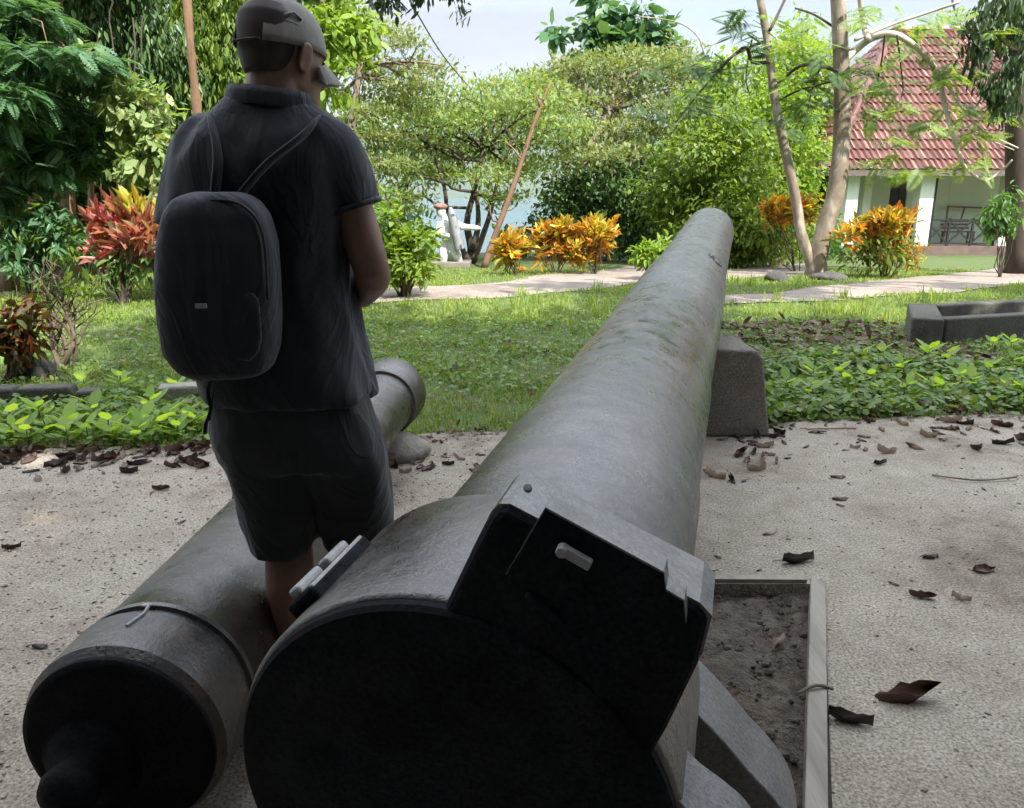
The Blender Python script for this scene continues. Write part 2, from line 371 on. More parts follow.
# sea and hills far below
M_SEA = solid('sea', [(.03, .09, .14), (.05, .13, .18)], .02, .15, .2, .3)
mb = MB(); mb.add([(-30000, 100, -24), (30000, 100, -24), (30000, 40000, -24), (-30000, 40000, -24)], [(0, 1, 2, 3)]); props(mb.build('sea', M_SEA), kind='structure')
M_HILL = solid('hill_forest', [(.03, .055, .025), (.05, .08, .03)], .004, .95, 0)
hu = np.linspace(-300, 1400, 90); prof = []
V = []; rows = 14
for i, u in enumerate(hu):
    x = (u-512)/FPX
    pk = 900*math.exp(-((u-790)/120)**2)+560*math.exp(-((u-560)/120)**2)+500*math.exp(-((u-1150)/160)**2)+420*math.exp(-((u-180)/220)**2)+260
    for j in range(rows):
        s = j/(rows-1); yy = 7000+4500*s
        h = pk*1.75*math.sin(PI*min(1, s*.5+.0))**1.2*(1+.18*noise.noise((u*.012, s*3, 2))+.1*noise.noise((u*.05, s*9, 2)))
        V.append((x*yy, yy, h-26))
F = [(i*rows+j, (i+1)*rows+j, (i+1)*rows+j+1, i*rows+j+1) for i in range(len(hu)-1) for j in range(rows-1)]
props(from_np('hills', V, F, M_HILL, smooth=True), kind='structure')
# ------------------------------------------------------------------ the guns
def iron(name, stops, rough, streak=.35, spec=.6):
    m, nt, out = new_mat(name); p = N(nt, 'ShaderNodeBsdfPrincipled'); v = coords(nt)
    a = ramp(nt, noise_tex(nt, v, 3.2, 8, .68), [(.33, stops[0]), (.5, stops[1]), (.66, stops[2])])
    sp = ramp(nt, noise_tex(nt, v, 150, 3, .6), [(.34, (.35, .34, .33)), (.5, (1, 1, 1)), (.66, (1.7, 1.7, 1.7))])
    c = mixc(nt, a, sp, .8, 'MULTIPLY')
    rust = ramp(nt, noise_tex(nt, v, 7.5, 7, .7), [(.50, (0, 0, 0)), (.64, (1, 1, 1))]); c2 = mixc(nt, c, (.075, .048, .032), rust)
    c = mixc(nt, c, c2, streak)
    tcb = nt.nodes.new('ShaderNodeTexCoord'); mpb = nt.nodes.new('ShaderNodeMapping'); mpb.inputs['Rotation'].default_value = (0, 0, math.radians(16)); mpb.inputs['Scale'].default_value = (.9, 3.2, .9); nt.links.new(tcb.outputs['Object'], mpb.inputs[0])
    nb_ = noise_tex(nt, mpb.outputs[0], 2.2, 6, .6); c = mixc(nt, c, ramp(nt, nb_, [(.36, (.52, .49, .46)), (.47, (.95, .95, .95)), (.62, (1.12, 1.12, 1.13))]), .75, 'MULTIPLY')
    nt.links.new(c, p.inputs['Base Color']); p.inputs['Specular IOR Level'].default_value = spec
    r = N(nt, 'ShaderNodeMapRange'); nt.links.new(noise_tex(nt, v, 11, 6, .7), r.inputs[0]); r.inputs[1].default_value = .3; r.inputs[2].default_value = .7; r.inputs[3].default_value = rough-.12; r.inputs[4].default_value = rough+.22
    nt.links.new(r.outputs[0], p.inputs['Roughness'])
    n1 = bump(nt, noise_tex(nt, v, 110, 4, .75), .6, .003); n2 = bump(nt, noise_tex(nt, v, 14, 6, .65), .35, .012, n1)
    nt.links.new(n2, p.inputs['Normal']); nt.links.new(p.outputs[0], out.inputs[0]); return m
M_GUN = iron('gun_paint', [(.018, .016, .014), (.045, .041, .036), (.10, .094, .085)], .29, .8, 1.0)
M_GUN_SHADE = iron('gun_paint_shaded', [(.006, .008, .010), (.009, .011, .014), (.013, .015, .018)], .7, .0, .12)  # gun paint darkened: shade on camera-facing parts is put into the colour
M_OLD = iron('old_iron', [(.010, .008, .007), (.022, .018, .015), (.05, .043, .036)], .30, .7, .95)
M_OLD_SHADE = iron('old_iron_shaded', [(.005, .005, .006), (.007, .007, .008), (.011, .011, .012)], .7, .0, .12)  # old iron darkened: shade on the breech end is put into the colour
M_BRIGHT = solid('worn_steel', [(.24, .235, .23), (.40, .39, .38)], 30, .4, .3, 80, rvar=.1)
M_CHALK = solid('scratch_mark', [(.012, .012, .014), (.02, .02, .022)], 30, .7, 0)
M_CONC = gravel_mat('block_concrete', (.22, .20, .17), (.11, .10, .085), (.34, .31, .27), 1.0, .9)
M_MOSS = gravel_mat('mossy_concrete', (.10, .095, .08), (.035, .04, .028), (.2, .18, .155), 1.0, .9)
yaw, el = math.radians(16.07), math.radians(3.35)
GC = np.array([-.076, .875, .56]); GD = np.array([math.sin(yaw)*math.cos(el), math.cos(yaw)*math.cos(el), math.sin(el)])
E1 = nrm(np.cross(GD, [0, 0, 1])); E2 = np.cross(E1, GD)
def pl(u, v, s):
    o = GC+GD*s; r = ray(u, v); t = ((o-CAM)@GD)/(r@GD); P = CAM+r*t-o; return np.array([P@E1, P@E2])
gun = thing('coastal_gun', 'long grey gun barrel with a square breech block coloured as in shade, nearest the camera', 'gun', (GC[0], GC[1], 0))
RF = .316
mb = MB()   # tube: steps and hoops along its length
prof = [(.318, .10), (.318, .262), (.34, .268), (1.02, .265), (1.03, .257), (1.9, .254), (1.91, .247), (2.9, .250), (3.96, .250), (3.97, .240), (4.03, .239), (5.6, .236), (7.0, .238), (7.25, .243), (7.38, .240), (7.43, .226), (7.43, .09), (6.9, .085), (6.9, .01)]
mb.lathe(prof, GC, GD, E1, E2, 96); mb.build('barrel', M_GUN, gun, True, auto=38)
mb = MB(); mb.lathe([(.0, .05), (.0, RF-.006), (.003, RF-.002), (.008, RF), (.30, RF), (.314, RF-.006), (.316, RF-.02), (.316, .2)], GC-E1*.012, GD, E1, E2, 96)
jk = mb.build('breech_jacket', M_GUN, gun, True, auto=35)
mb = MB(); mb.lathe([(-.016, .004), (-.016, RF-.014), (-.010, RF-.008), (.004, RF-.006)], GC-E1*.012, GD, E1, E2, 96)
mb.build('breech_face', M_GUN_SHADE, gun, True, auto=35)  # dark disc carries the shade of the rear end in its colour
# square breech block, upper right
S1 = .02
out = [pl(447, 605, S1), pl(476, 545, S1), pl(497, 505, S1), pl(505, 497, S1), pl(516, 497, S1), pl(700, 593, S1), pl(711, 604, S1), pl(699, 652, S1), pl(668, 716, S1), pl(647, 752, S1), pl(645, 830, S1), pl(560, 880, S1), pl(460, 800, S1)]
mb = MB(); mb.prism(out, GC, E1, E2, GD, -.012, .075); bb = mb.build('breech_block', M_GUN_SHADE, gun, bevel=.012)
# top cap of the block: barrel grey puts the light on its upper faces into colour
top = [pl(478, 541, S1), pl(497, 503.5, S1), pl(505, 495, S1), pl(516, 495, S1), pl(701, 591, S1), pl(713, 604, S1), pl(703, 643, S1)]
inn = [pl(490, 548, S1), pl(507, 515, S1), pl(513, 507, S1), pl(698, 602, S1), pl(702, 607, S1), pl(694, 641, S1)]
mb = MB(); mb.prism(top+inn[::-1], GC, E1, E2, GD, -.004, .088); mb.build('block_lit_cap', M_GUN, bb)
S2 = -.045
plate = [pl(545, 508, S2), pl(664, 573, S2), pl(666, 590, S2), pl(684, 601, S2), pl(686, 624, S2), pl(600, 700, S2), pl(505, 575, S2)]
mb = MB(); mb.prism(plate, GC, E1, E2, GD, S2+.002, -.012); bp = mb.build('breech_plate', M_GUN, gun)
pc_ = np.mean(plate, axis=0); mb = MB(); mb.prism([p_+(pc_-p_)*.012 for p_ in plate], GC, E1, E2, GD, S2-.001, S2+.003); mb.build('plate_shade_face', M_GUN_SHADE, bp)  # thin dark panel: shade on the plate front painted as colour
S3 = -.05
mb = MB(); a, b = pl(528, 588, S3), pl(566, 626, S3)
A = lambda q, s: GC+GD*s+E1*q[0]+E2*q[1]
mb.bar(A(pl(563, 549, S3), S3-.001), A(pl(591, 565, S3), S3-.001), .010, .012)
mb.tube([A(pl(563, 549, S3), S3-.010), A(pl(563, 549, S3), S3+.004)], .0068, 10)
mb.build('hinge_pin', M_BRIGHT, bp, bevel=.002)
mb = MB(); q0 = pl(527, 592, S2); q1 = pl(566, 627, S2); mb.bar(A(q0, S2-.002), A(q1, S2-.002), .012, .008); mb.build('plate_lip', M_GUN_SHADE, bp, bevel=.003)
# vent hole on block top
mb = MB(); p = A(pl(516, 500, .09), .09); mb.sphere(A(pl(519, 502, S1)+np.array([0, .004]), .05), (.008, .014, .004)); mb.build('vent_hole', M_CHALK, bb, True)
# hinge lug on the left of the jacket
ang = math.radians(134); n_ = math.cos(ang)*E1+math.sin(ang)*E2; t_ = -math.sin(ang)*E1+math.cos(ang)*E2
lug = MB(); lug.box(GC-E1*.012+n_*(RF+.004)+t_*.01+GD*.15, (.062, .17, .034), (t_, GD, n_)); lg = lug.build('hinge_lug', M_GUN_SHADE, gun, bevel=.008)
for s0, s1 in ((.075, .140), (.158, .222)):
    k = MB(); k.box(GC-E1*.012+n_*(RF+.026)+t_*.016+GD*(s0+s1)/2, (.024, s1-s0, .018), (t_, GD, n_)); k.build('hinge_knuckle', M_BRIGHT, lg, bevel=.006)
k = MB(); k.box(GC-E1*.012+n_*(RF+.012)-t_*.016+GD*.15, (.008, .155, .02), (t_, GD, n_)); k.build('hinge_strip', M_BRIGHT, lg, bevel=.003)
# curved carriage feet (pairs)
M_FOOT = iron('foot_iron', [(.05, .05, .05), (.085, .084, .083), (.13, .128, .125)], .36, .25, .9)
def foot(s0, s1, sgn, oo, ii):
    o = spline([(x, y, 0) for x, y in oo], 4)[:, :2]; i_ = spline([(x, y, 0) for x, y in ii], 4)[:, :2]
    out = [(sgn*x, y) for x, y in np.vstack([o, i_])]
    m = MB(); zc = -.573-GD[2]*(s0+s1)/2
    out = [(x, max(y, zc)) for x, y in out]
    m.prism(out, GC, E1, E2, GD, s0, s1); m.build('carriage_foot', M_FOOT, gun, bevel=.004)
F1 = ([(.20, .045), (.255, -.002), (.30, -.040), (.345, -.085), (.39, -.137), (.435, -.185), (.468, -.238), (.488, -.32), (.492, -.40), (.495, -.60)], [(.40, -.60), (.402, -.44), (.392, -.36), (.37, -.30), (.335, -.265), (.30, -.25), (.26, -.235), (.21, -.22), (.15, -.19)])
foot(.31, .45, 1, *F1); foot(.33, .43, -1, *F1)
foot(.0, .095, 1, [(.262, .105), (.282, .088), (.310, .060), (.345, .036), (.375, .010), (.405, -.04), (.425, -.12), (.43, -.25), (.432, -.60)], [(.345, -.60), (.345, -.30), (.338, -.24), (.328, -.20), (.318, -.16), (.306, -.12), (.29, -.07), (.27, .03)])
# two small scratched marks near the muzzle
def on_tube(u, v):
    r = nrm(ray(u, v)); s = 5.5
    for k in range(8):
        R = .2385-(s-5.6)*.004; w = CAM-GC; dp = r-GD*(r@GD); wp = w-GD*(w@GD)
        a, b, c = dp@dp, 2*dp@wp, wp@wp-R*R; t = (-b-math.sqrt(max(0, b*b-4*a*c)))/(2*a); s = (w+r*t)@GD
    return CAM+r*(t-.004)
for pts in ([(709, 253), (710.5, 257), (713.5, 256), (714, 259), (715.5, 257)], [(715.5, 261.5), (718.5, 264), (721, 262.2), (718.5, 264), (721.5, 266.5)]):
    mb = MB(); mb.tube([on_tube(*q) for q in pts], .0028, 6); mb.build('scratch_mark', M_CHALK, gun)
# concrete block under the barrel
bx0, bx1, by = .43, 1.46, 4.30
blk = [(bx0-.03, 0), (bx1+.03, 0), (bx1-.035, .455), (bx1-.07, .50), (bx1-.42, .515), (.86, .49), (bx0+.40, .515), (bx0+.07, .50), (bx0+.035, .455)]
mb = MB(); mb.rings([[(x, by+(.03 if z > .4 else 0), z) for x, z in blk], [(x, by+.55-(.02 if z > .4 else 0), z) for x, z in blk]])
props(mb.build('concrete_block', M_CONC, bevel=.018, org=(.87, by+.2, 0)), 'weathered concrete block propping up the front of the long grey gun barrel', 'concrete block')
mb = MB(); p = W(697, 466, 3.4); q = W(704, 420, 3.75)
mb.bar(W(697, 462, 3.55), W(703, 422, 3.75), .03, .012); props(mb.build('wood_strip', M_BRIGHT, org=tuple(W(699, 450, 3.6))), 'short pale strip wedged between the long barrel and its concrete block', 'strip')
# the old smooth cannon on the left
OC = np.array([-.832, 1.406, .226]); y2 = math.radians(2.66); e2_ = math.radians(.56)
OD = np.array([math.sin(y2)*math.cos(e2_), math.cos(y2)*math.cos(e2_), math.sin(e2_)]); O1 = nrm(np.cross(OD, [0, 0, 1])); O2 = np.cross(O1, OD)
old = thing('old_cannon', 'old short dark iron cannon with flared muzzle, lying left of the man', 'cannon', (OC[0], OC[1], 0))
mb = MB(); mb.lathe([(0, .01), (0, .150), (.012, .205), (.03, .221), (.16, .223), (.168, .216), (.172, .208), (.196, .207), (.20, .216), (.212, .218), (.222, .213), (.30, .208), (.9, .202), (1.05, .199), (1.055, .190), (1.075, .190), (1.08, .197), (1.6, .182), (2.1, .165), (2.45, .158), (2.62, .165), (2.68, .172), (2.685, .186), (2.72, .186), (2.725, .176), (2.78, .188), (2.84, .200), (2.93, .204), (2.955, .198), (2.965, .18), (2.965, .085), (2.6, .08), (2.6, .01)], OC, OD, O1, O2, 72)
mb.build('barrel', M_OLD, old, True, auto=35)
mb = MB(); mb.lathe([(-.006, .004), (-.006, .19), (.0, .206), (.012, .207)], OC, OD, O1, O2, 64); fc = mb.build('breech_face', M_OLD_SHADE, old, True)
mb = MB(); mb.lathe([(-.005, .11), (-.03, .075), (-.045, .05), (-.055, .048), (-.07, .056), (-.092, .060), (-.112, .052), (-.125, .03), (-.128, .004)], OC-O1*.06-O2*.04, OD, O1, O2, 32); mb.build('cascabel', M_OLD_SHADE, old, True)
mb = MB(); c = OC+OD*.10+O2*.2235-O1*.005
mb.tube([c, c+OD*.05+O1*.012+O2*.0, c+OD*.085+O1*.006], .004, 6); mb.sphere(c+OD*.088, (.013, .009, .004)); mb.build('vent', M_BRIGHT, old)
for sg in (1, -1):
    mb = MB(); mb.tube([OC+OD*1.35+O1*sg*.15, OC+OD*1.35+O1*sg*.27], .06, 20)
    if sg < 0: mb.build('trunnion', M_OLD, old, True, auto=40)
M_STONE = solid('support_stone', [(.2, .18, .15), (.34, .31, .27)], 9, .9, .8, 30, bdist=.02)
mb = MB(); mb.sphere((-.66, 3.98, .03), (.24, .17, .10), 18, 10); o = mb.build('support_stone', M_STONE, None, True, org=(-.66, 3.98, 0))
for v in o.data.vertices: v.co += v.co.normalized()*.035*noise.noise(v.co*7)
props(o, 'pale rounded stone under the muzzle end of the old short cannon', 'stone')
# timber rails of the pit
M_TIMB = solid('grey_timber', [(.2, .175, .14), (.36, .32, .265), (.28, .25, .2)], 9, .9, .7, 50, sc=(1, .12, 1))
a, b = G(815, 830), G(817.5, 586); d = b-a
mb = MB(); mb.bar(a+(0, 0, -.01), b+(0, 0, -.01), .05, .08); o = mb.build('timber_rail', M_TIMB, org=tuple((a+b)/2)); props(o, 'long grey timber rail set in the concrete along the right edge of the dirt pit', 'timber rail')
b_ = o.modifiers.new('bevel', 'BEVEL'); b_.width = .004; b_.segments = 2
M_GAP = solid('gap_dirt', [(.025, .02, .015), (.06, .05, .035)], 20, .95, .5)
a2, b2 = G(829, 830), G(826, 586)
a, b = G(640, 581.5), G(806, 582.5); mb = MB(); mb.bar(a+(0, .01, -.012), b+(0, .01, -.012), .035, .055)
o = mb.build('timber_rail', M_TIMB, org=tuple((a+b)/2)); props(o, 'short grey timber rail closing the far end of the dirt pit', 'timber rail')
sheet('rail_gap', [G(826, 832)[:2], G(833, 832)[:2], G(824, 586)[:2], G(820, 586)[:2]], .004, M_GAP)
# right planter trough
PC = G(912, 345); L_ = 3.6
pl_ = thing('concrete_planter', 'low dark mossy concrete trough open at the top, in the grass at the right edge', 'planter', tuple(PC))
dirx = nrm(np.array([.94, .30, 0])); diry = nrm(np.array([.41, .91, 0.])); P0 = np.array([PC[0], PC[1], 0])
def wallbar(p, q, w, h):
    m = MB(); p = np.asarray(p, float); q = np.asarray(q, float); m.bar(p+(0, 0, h/2-.03), q+(0, 0, h/2-.03), w, h+.06); return m.build('planter_wall', M_MOSS, pl_, bevel=.02)
D_ = 1.05
wallbar(P0+dirx*.31+diry*.11, P0+dirx*L_+diry*.11, .15, .225); wallbar(P0+dirx*.31+diry*D_, P0+dirx*L_+diry*D_, .15, .235); wallbar(P0+dirx*.15, P0+dirx*.15+diry*(D_+.1), .27, .24)
mb = MB(); mb.add([P0+dirx*.2+diry*.1+(0, 0, .05), P0+dirx*L_+diry*.1+(0, 0, .05), P0+dirx*L_+diry*D_+(0, 0, .05), P0+dirx*.2+diry*D_+(0, 0, .05)], [(0, 1, 2, 3)]); mb.build('soil', M_DIRT, pl_)
# stone kerb on the left, broken lengths
ks = [(-60, 404, 18, 402), (22, 402, 76, 400), (79, 402, 101, 401), (160, 401, 212, 398)]
for i, (u0, v0, u1, v1) in enumerate(ks):
    a, b = G(u0, v0), G(u1, v1); mb = MB(); mb.bar(a+(0, 0, .04), b+(0, 0, .04), .15, .14 if i != 2 else .10)
    o = mb.build('kerb_stone', M_MOSS if i < 3 else M_STONE, bevel=.022, org=tuple((a+b)/2))
    props(o, ['longest dark mossy kerb stone at the left edge of the lawn', 'dark kerb stone behind the seedlings, below the bare shrub', 'small broken kerb stone behind the seedlings', 'brownish kerb stone half hidden beside the man'][i], 'kerb stone')
# ------------------------------------------------------------------ the house
M_WALLG = solid('pale_green_wall', [(.60, .70, .52), (.68, .76, .60)], 1.5, .85, .15, 20)
M_COLW = solid('pale_column', [(.66, .73, .60), (.74, .78, .68)], 2, .8, .15, 20)
M_FASC = solid('fascia_brown', [(.09, .07, .06), (.15, .12, .10)], 4, .7, .2)
M_DOOR = solid('dark_door', [(.03, .03, .045), (.055, .05, .065)], 3, .5, .2)
M_RAIL = solid('railing_black', [(.012, .014, .014), (.02, .022, .022)], 10, .5, .1)
M_PLIN = solid('plinth_brown', [(.10, .07, .06), (.16, .11, .09)], 4, .85, .3)
def tile_mat():
    m, nt, out = new_mat('red_roof_tiles'); p = N(nt, 'ShaderNodeBsdfPrincipled'); v = coords(nt)
    g = nt.nodes.new('ShaderNodeNewGeometry')
    a = ramp(nt, g.outputs['Random Per Island'], [(0, (.11, .045, .036)), (.5, (.16, .066, .052)), (.85, (.21, .095, .075)), (1, (.31, .2, .17))])
    b = ramp(nt, noise_tex(nt, v, 1.4, 6), [(.35, (.6, .58, .55)), (.6, (1.08, 1.08, 1.08))]); c = mixc(nt, a, b, .9, 'MULTIPLY')
    nt.links.new(c, p.inputs['Base Color']); p.inputs['Roughness'].default_value = .5; p.inputs['Specular IOR Level'].default_value = .45
    nt.links.new(bump(nt, noise_tex(nt, v, 9, 4), .3, .02), p.inputs['Normal']); nt.links.new(p.outputs[0], out.inputs[0]); return m
M_TILE = tile_mat()
HY = 27.0; hz = gz(HY)
def HX(u): return (u-512)/FPX*(HY*CF[1]+(CH-0.7)*.2588)
house = thing('house', 'pale green house with a red tiled roof and a railed verandah', 'house', (HX(920), HY+3, hz))
hb = MB(); floor_z = -.32; eave = W(900, 171, HY-.7)[2]
xL, xR = HX(846), HX(1085)
m = MB(); m.box(((xL+xR)/2, HY+3.3, (hz-.4+floor_z)/2), (xR-xL, 7.2, floor_z-hz+.4)); m.build('plinth', M_PLIN, house)
wy = HY+1.9; wt = eave+.25
m = MB(); dx0, dx1 = HX(888)*1.065, HX(905)*1.065; m.box(((xL*1.03+dx0)/2, wy, (floor_z+wt)/2), (dx0-xL*1.03, .2, wt-floor_z)); m.box(((dx1+xR)/2, wy, (floor_z+wt)/2), (xR-dx1, .2, wt-floor_z)); m.box(((dx0+dx1)/2, wy, (floor_z+2.15+wt)/2), (dx1-dx0, .2, wt-floor_z-2.15))
m.box((xL*1.03+.1, wy+2.6, (floor_z+wt)/2), (.2, 5.0, wt-floor_z)); m.build('wall', M_WALLG, house)
m = MB(); m.box(((dx0+dx1)/2, wy+.02, floor_z+1.07), (dx1-dx0, .06, 2.15)); dr = m.build('door', M_DOOR, house)
for k in (0, 1):
    for j in (0, 1):
        m = MB(); m.box((dx0+(dx1-dx0)*(.27+.46*k), wy-.025, floor_z+.55+j*.95), ((dx1-dx0)*.34, .03, .75)); m.build('door_panel', M_RAIL if j else M_DOOR, dr)
m = MB(); m.box((HX(950)*1.06, wy-.105, floor_z+1.4), (.03, .02, 2.6)); m.build('wall_seam', M_COLW, house)
for u0, u1, yy in ((842, 854, HY), (860, 868, HY+1.2), (914, 928, HY), (998, 1009, HY), (1078, 1090, HY)):
    f_ = 1+(yy-HY)/HY*.98; a, b = HX(u0)*f_, HX(u1)*f_; m = MB(); m.box(((a+b)/2, yy, (floor_z-.002+eave+.1)/2), (b-a, b-a, eave+.1-floor_z)); 
    c_ = m.build('column', M_COLW, house, bevel=.02)
m = MB(); m.tube([(HX(929), HY-.24, floor_z), (HX(929), HY-.24, eave)], .035, 8); m.build('drainpipe', M_RAIL, house)
m = MB(); m.bar((xL, HY, eave+.12), (xR, HY, eave+.12), .25, .2); m.build('verandah_beam', M_COLW, house)
def railing(u0, u1, posts):
    xa, xb = HX(u0), HX(u1); r = MB(); zt, zb = floor_z+.86, floor_z+.08
    r.bar((xa, HY, zt), (xb, HY, zt), .06, .05); r.bar((xa, HY, zb), (xb, HY, zb), .05, .04)
    ux = np.linspace(xa, xb, posts+1)
    for x in ux: r.bar((x, HY, floor_z), (x, HY, zt+.06), .06)
    for a, b in zip(ux, ux[1:]):
        r.bar((a, HY-.01, zb), (b, HY-.01, zt), .045); r.bar((a, HY+.012, zt), (b, HY+.012, zb), .045)
    r.build('railing', M_RAIL, house)
railing(927, 998, 3); railing(905, 914, 1); railing(1010, 1078, 3)
# hipped roof of overlapping tile courses: each tile a small curved piece
ey = HY-.7; ridge_y = HY+5.2; ridge_z = W(920, 32, ridge_y)[2]
xe0, xe1 = HX(817), HX(1120); rx0 = W(893, 40, ridge_y)[0]; rx1 = xe1-3
cr = MB(); cr.add([(xe0, ey, eave), (xe1, ey, eave), (rx1, ridge_y, ridge_z), (rx0, ridge_y, ridge_z)], [(0, 1, 2, 3)])
by_ = 2*ridge_y-ey
cr.add([(xe0, ey, eave), (rx0, ridge_y, ridge_z), (xe0, by_, eave)], [(0, 1, 2)]); cr.add([(xe1, ey, eave), (rx1, ridge_y, ridge_z), (xe1, by_, eave)], [(0, 2, 1)]); cr.add([(xe0, by_, eave), (xe1, by_, eave), (rx1, ridge_y, ridge_z), (rx0, ridge_y, ridge_z)], [(3, 2, 1, 0)])
cr.add([(xe0+.15, ey+.15, eave-.06), (xe1-.15, ey+.15, eave-.06), (xe1-.15, by_-.15, eave-.06), (xe0+.15, by_-.15, eave-.06)], [(3, 2, 1, 0)])
roof = cr.build('roof', M_FASC, house)
TV, TF = [], []
def tiles(A, B, C, D, rows, tw):
    """A,B eave ends; D,C ridge ends (same order)"""
    A, B, C, D = [np.asarray(q, float) for q in (A, B, C, D)]; nn = nrm(np.cross(B-A, D-A)); nn = nn if nn[2] > 0 else -nn
    for r in range(rows):
        t0, t1 = r/rows, (r+1.12)/rows; t1 = min(t1, 1)
        L0, R0 = A+(D-A)*t0, B+(C-B)*t0; wid = np.linalg.norm(R0-L0); n = max(1, int(wid/tw)); ax = nrm(B-A); up = ((D+C)/2-(A+B)/2); up = up-ax*(up@ax)
        for i in range(n):
            c0 = L0+ax*(wid*(i/n)); w = wid/n
            for (fa, fb, ha, hb_) in ((0, .22, .01, .075), (.22, .5, .075, .06), (.5, 1.0, .06, .01)):
                b = len(TV); lift = nn*.055; jit = nn*RNG.uniform(-.008, .008)
                TV.extend([c0+ax*w*fa+nn*ha+lift+jit, c0+ax*w*fb+nn*hb_+lift+jit, c0+ax*w*fb+up*(t1-t0)+nn*hb_, c0+ax*w*fa+up*(t1-t0)+nn*ha]); TF.append((b, b+1, b+2, b+3))
                b = len(TV); TV.extend([c0+ax*w*fa+lift+jit-nn*.055, c0+ax*w*fb+lift+jit-nn*.055, c0+ax*w*fb+nn*hb_+lift+jit, c0+ax*w*fa+nn*ha+lift+jit]); TF.append((b, b+1, b+2, b+3))
tiles((xe0, ey, eave), (xe1, ey, eave), (rx1, ridge_y, ridge_z), (rx0, ridge_y, ridge_z), 16, .2)
tiles((xe0, by_, eave), (xe0, ey, eave), (rx0, ridge_y, ridge_z), (rx0, ridge_y, ridge_z), 16, .2)
tt = from_np('roof_tiles', TV, TF, M_TILE, roof)
m = MB(); m.bar((xe0, ey, eave-.03), (xe1, ey, eave-.03), .06, .24); m.bar((xe0, ey, eave-.03), (xe0, by_, eave-.03), .06, .24); m.build('fascia', M_FASC, roof)
m = MB(); m.tube([(xe0, ey, eave+.08), (rx0, ridge_y, ridge_z+.1)], .11, 8); m.tube([(rx0, ridge_y, ridge_z+.1), (rx1, ridge_y, ridge_z+.1)], .12, 8); m.build('ridge_cap', M_TILE, roof)
M_WOOD = solid('brown_wood', [(.16, .10, .06), (.25, .17, .11)], 6, .7, .3)
fr = thing('wooden_frame', 'brown wooden frame leaning behind the verandah railing', 'frame', (HX(960), HY+1.2, floor_z))
m = MB(); q = lambda u, v, d: W(u, v, HY+d); m.bar(q(944, 236, .8), q(948, 206, 1.55), .06); m.bar(q(948, 206.5, 1.55), q(986, 208, 1.55), .06); m.bar(q(960, 222, 1.2), q(965, 207, 1.55), .05); m.bar(q(986, 208, 1.55), q(986, 236, .8), .06); m.build('frame_bars', M_WOOD, fr)
ch = thing('bench', 'grey slatted bench on the verandah behind the railing', 'bench', (HX(962), HY+1.1, floor_z))
m = MB(); xa, xb = HX(943)*1.04, HX(972)*1.04
for k in range(4): m.bar((xa, HY+.7+.11*k, floor_z+.43), (xb, HY+.7+.11*k, floor_z+.43), .08, .03)
m.build('seat', M_FASC, ch); m = MB()
for k in range(3): m.bar((xa, HY+1.15+.03*k, floor_z+.55+.12*k), (xb, HY+1.15+.03*k, floor_z+.55+.12*k), .03, .07)
m.build('backrest', M_FASC, ch)
for x in (xa+.06, xb-.06):
    for yy in (.72, 1.05): m = MB(); m.bar((x, HY+yy, floor_z), (x, HY+yy, floor_z+.42), .05); m.build('leg', M_FASC, ch)
# ------------------------------------------------------------------ trees
GREENS = dict(
 dark=leafmat('leaf_dark', [(.022, .05, .016), (.04, .08, .024), (.065, .115, .035), (.03, .06, .028), (.085, .13, .035)], .38, .25, gain=1.8),
 mid=leafmat('leaf_mid', [(.035, .085, .018), (.055, .12, .028), (.075, .145, .035), (.05, .10, .03)], .4, .35, gain=1.6),
 bright=leafmat('leaf_bright', [(.085, .145, .022), (.12, .185, .03), (.16, .215, .04), (.095, .145, .03), (.05, .10, .02)], .42, .4, gain=1.45),
 lime=leafmat('leaf_lime', [(.13, .22, .03), (.17, .26, .035), (.2, .28, .05), (.11, .19, .03)], .42, .42),
 rain=leafmat('leaf_rain', [(.055, .105, .03), (.085, .14, .035), (.12, .165, .05), (.145, .16, .055), (.06, .10, .03)], .55, .32, gain=1.8),
 olive=leafmat('leaf_olive', [(.06, .085, .03), (.09, .12, .04), (.13, .14, .055), (.05, .08, .025)], .55, .3, gain=1.9),
 pale=leafmat('leaf_pale', [(.12, .2, .07), (.2, .27, .11), (.26, .3, .14), (.09, .16, .05)], .35, .3, gain=1.3),
 blue=leafmat('leaf_bluegreen', [(.03, .075, .035), (.05, .105, .05), (.065, .12, .06)], .4, .3, gain=1.9),
)
def tree(name, label, trunk, r0, r1, clumps, n, size, mat, group=None, bark=None, droop=.3, aspect=.45, tpl=LEAF6, limb_r=None, nl=14, more=(), cat='tree', **kw):
    base = np.asarray(trunk[0], float); t = thing(name, label, cat, base, group)
    p = spline(trunk, 4); mb = MB(); rr = np.linspace(r0, r1, len(p)); rr[0] *= 1.35; mb.tube(p, rr, 10)
    tops = [p[int(len(p)*f)] for f in (.45, .6, .75, .9)]+[p[-1]]
    idx = RNG.permutation(len(clumps))[:nl]; limbs(mb, tops, [clumps[i] for i in idx], limb_r or r0*.4)
    mb.build('trunk', bark or BARK, t, True)
    if tpl is FROND or tpl is FROND_W:
        P, O = cloud(n, clumps, size, **kw); X = O*np.array([1, 1, .25])+RNG.normal(size=(n, 3))*np.array([.7, .7, .2])+np.array([0, 0, -droop]); Z = np.array([0, 0, 1.])+RNG.normal(size=(n, 3))*.25
        L = size*(.65+.7*RNG.random(n)); V, F = instance(tpl, P, X, Z, L, L); from_np('crown', V, F, mat, t)
    else: leaves('crown', n, clumps, size, mat, t, aspect, droop, tpl=tpl, **kw)
    for nm, n2, cl2, s2, m2, d2, a2, tp2 in more: leaves(nm, n2, cl2, s2, m2, t, a2, d2, tpl=tp2)
    return t
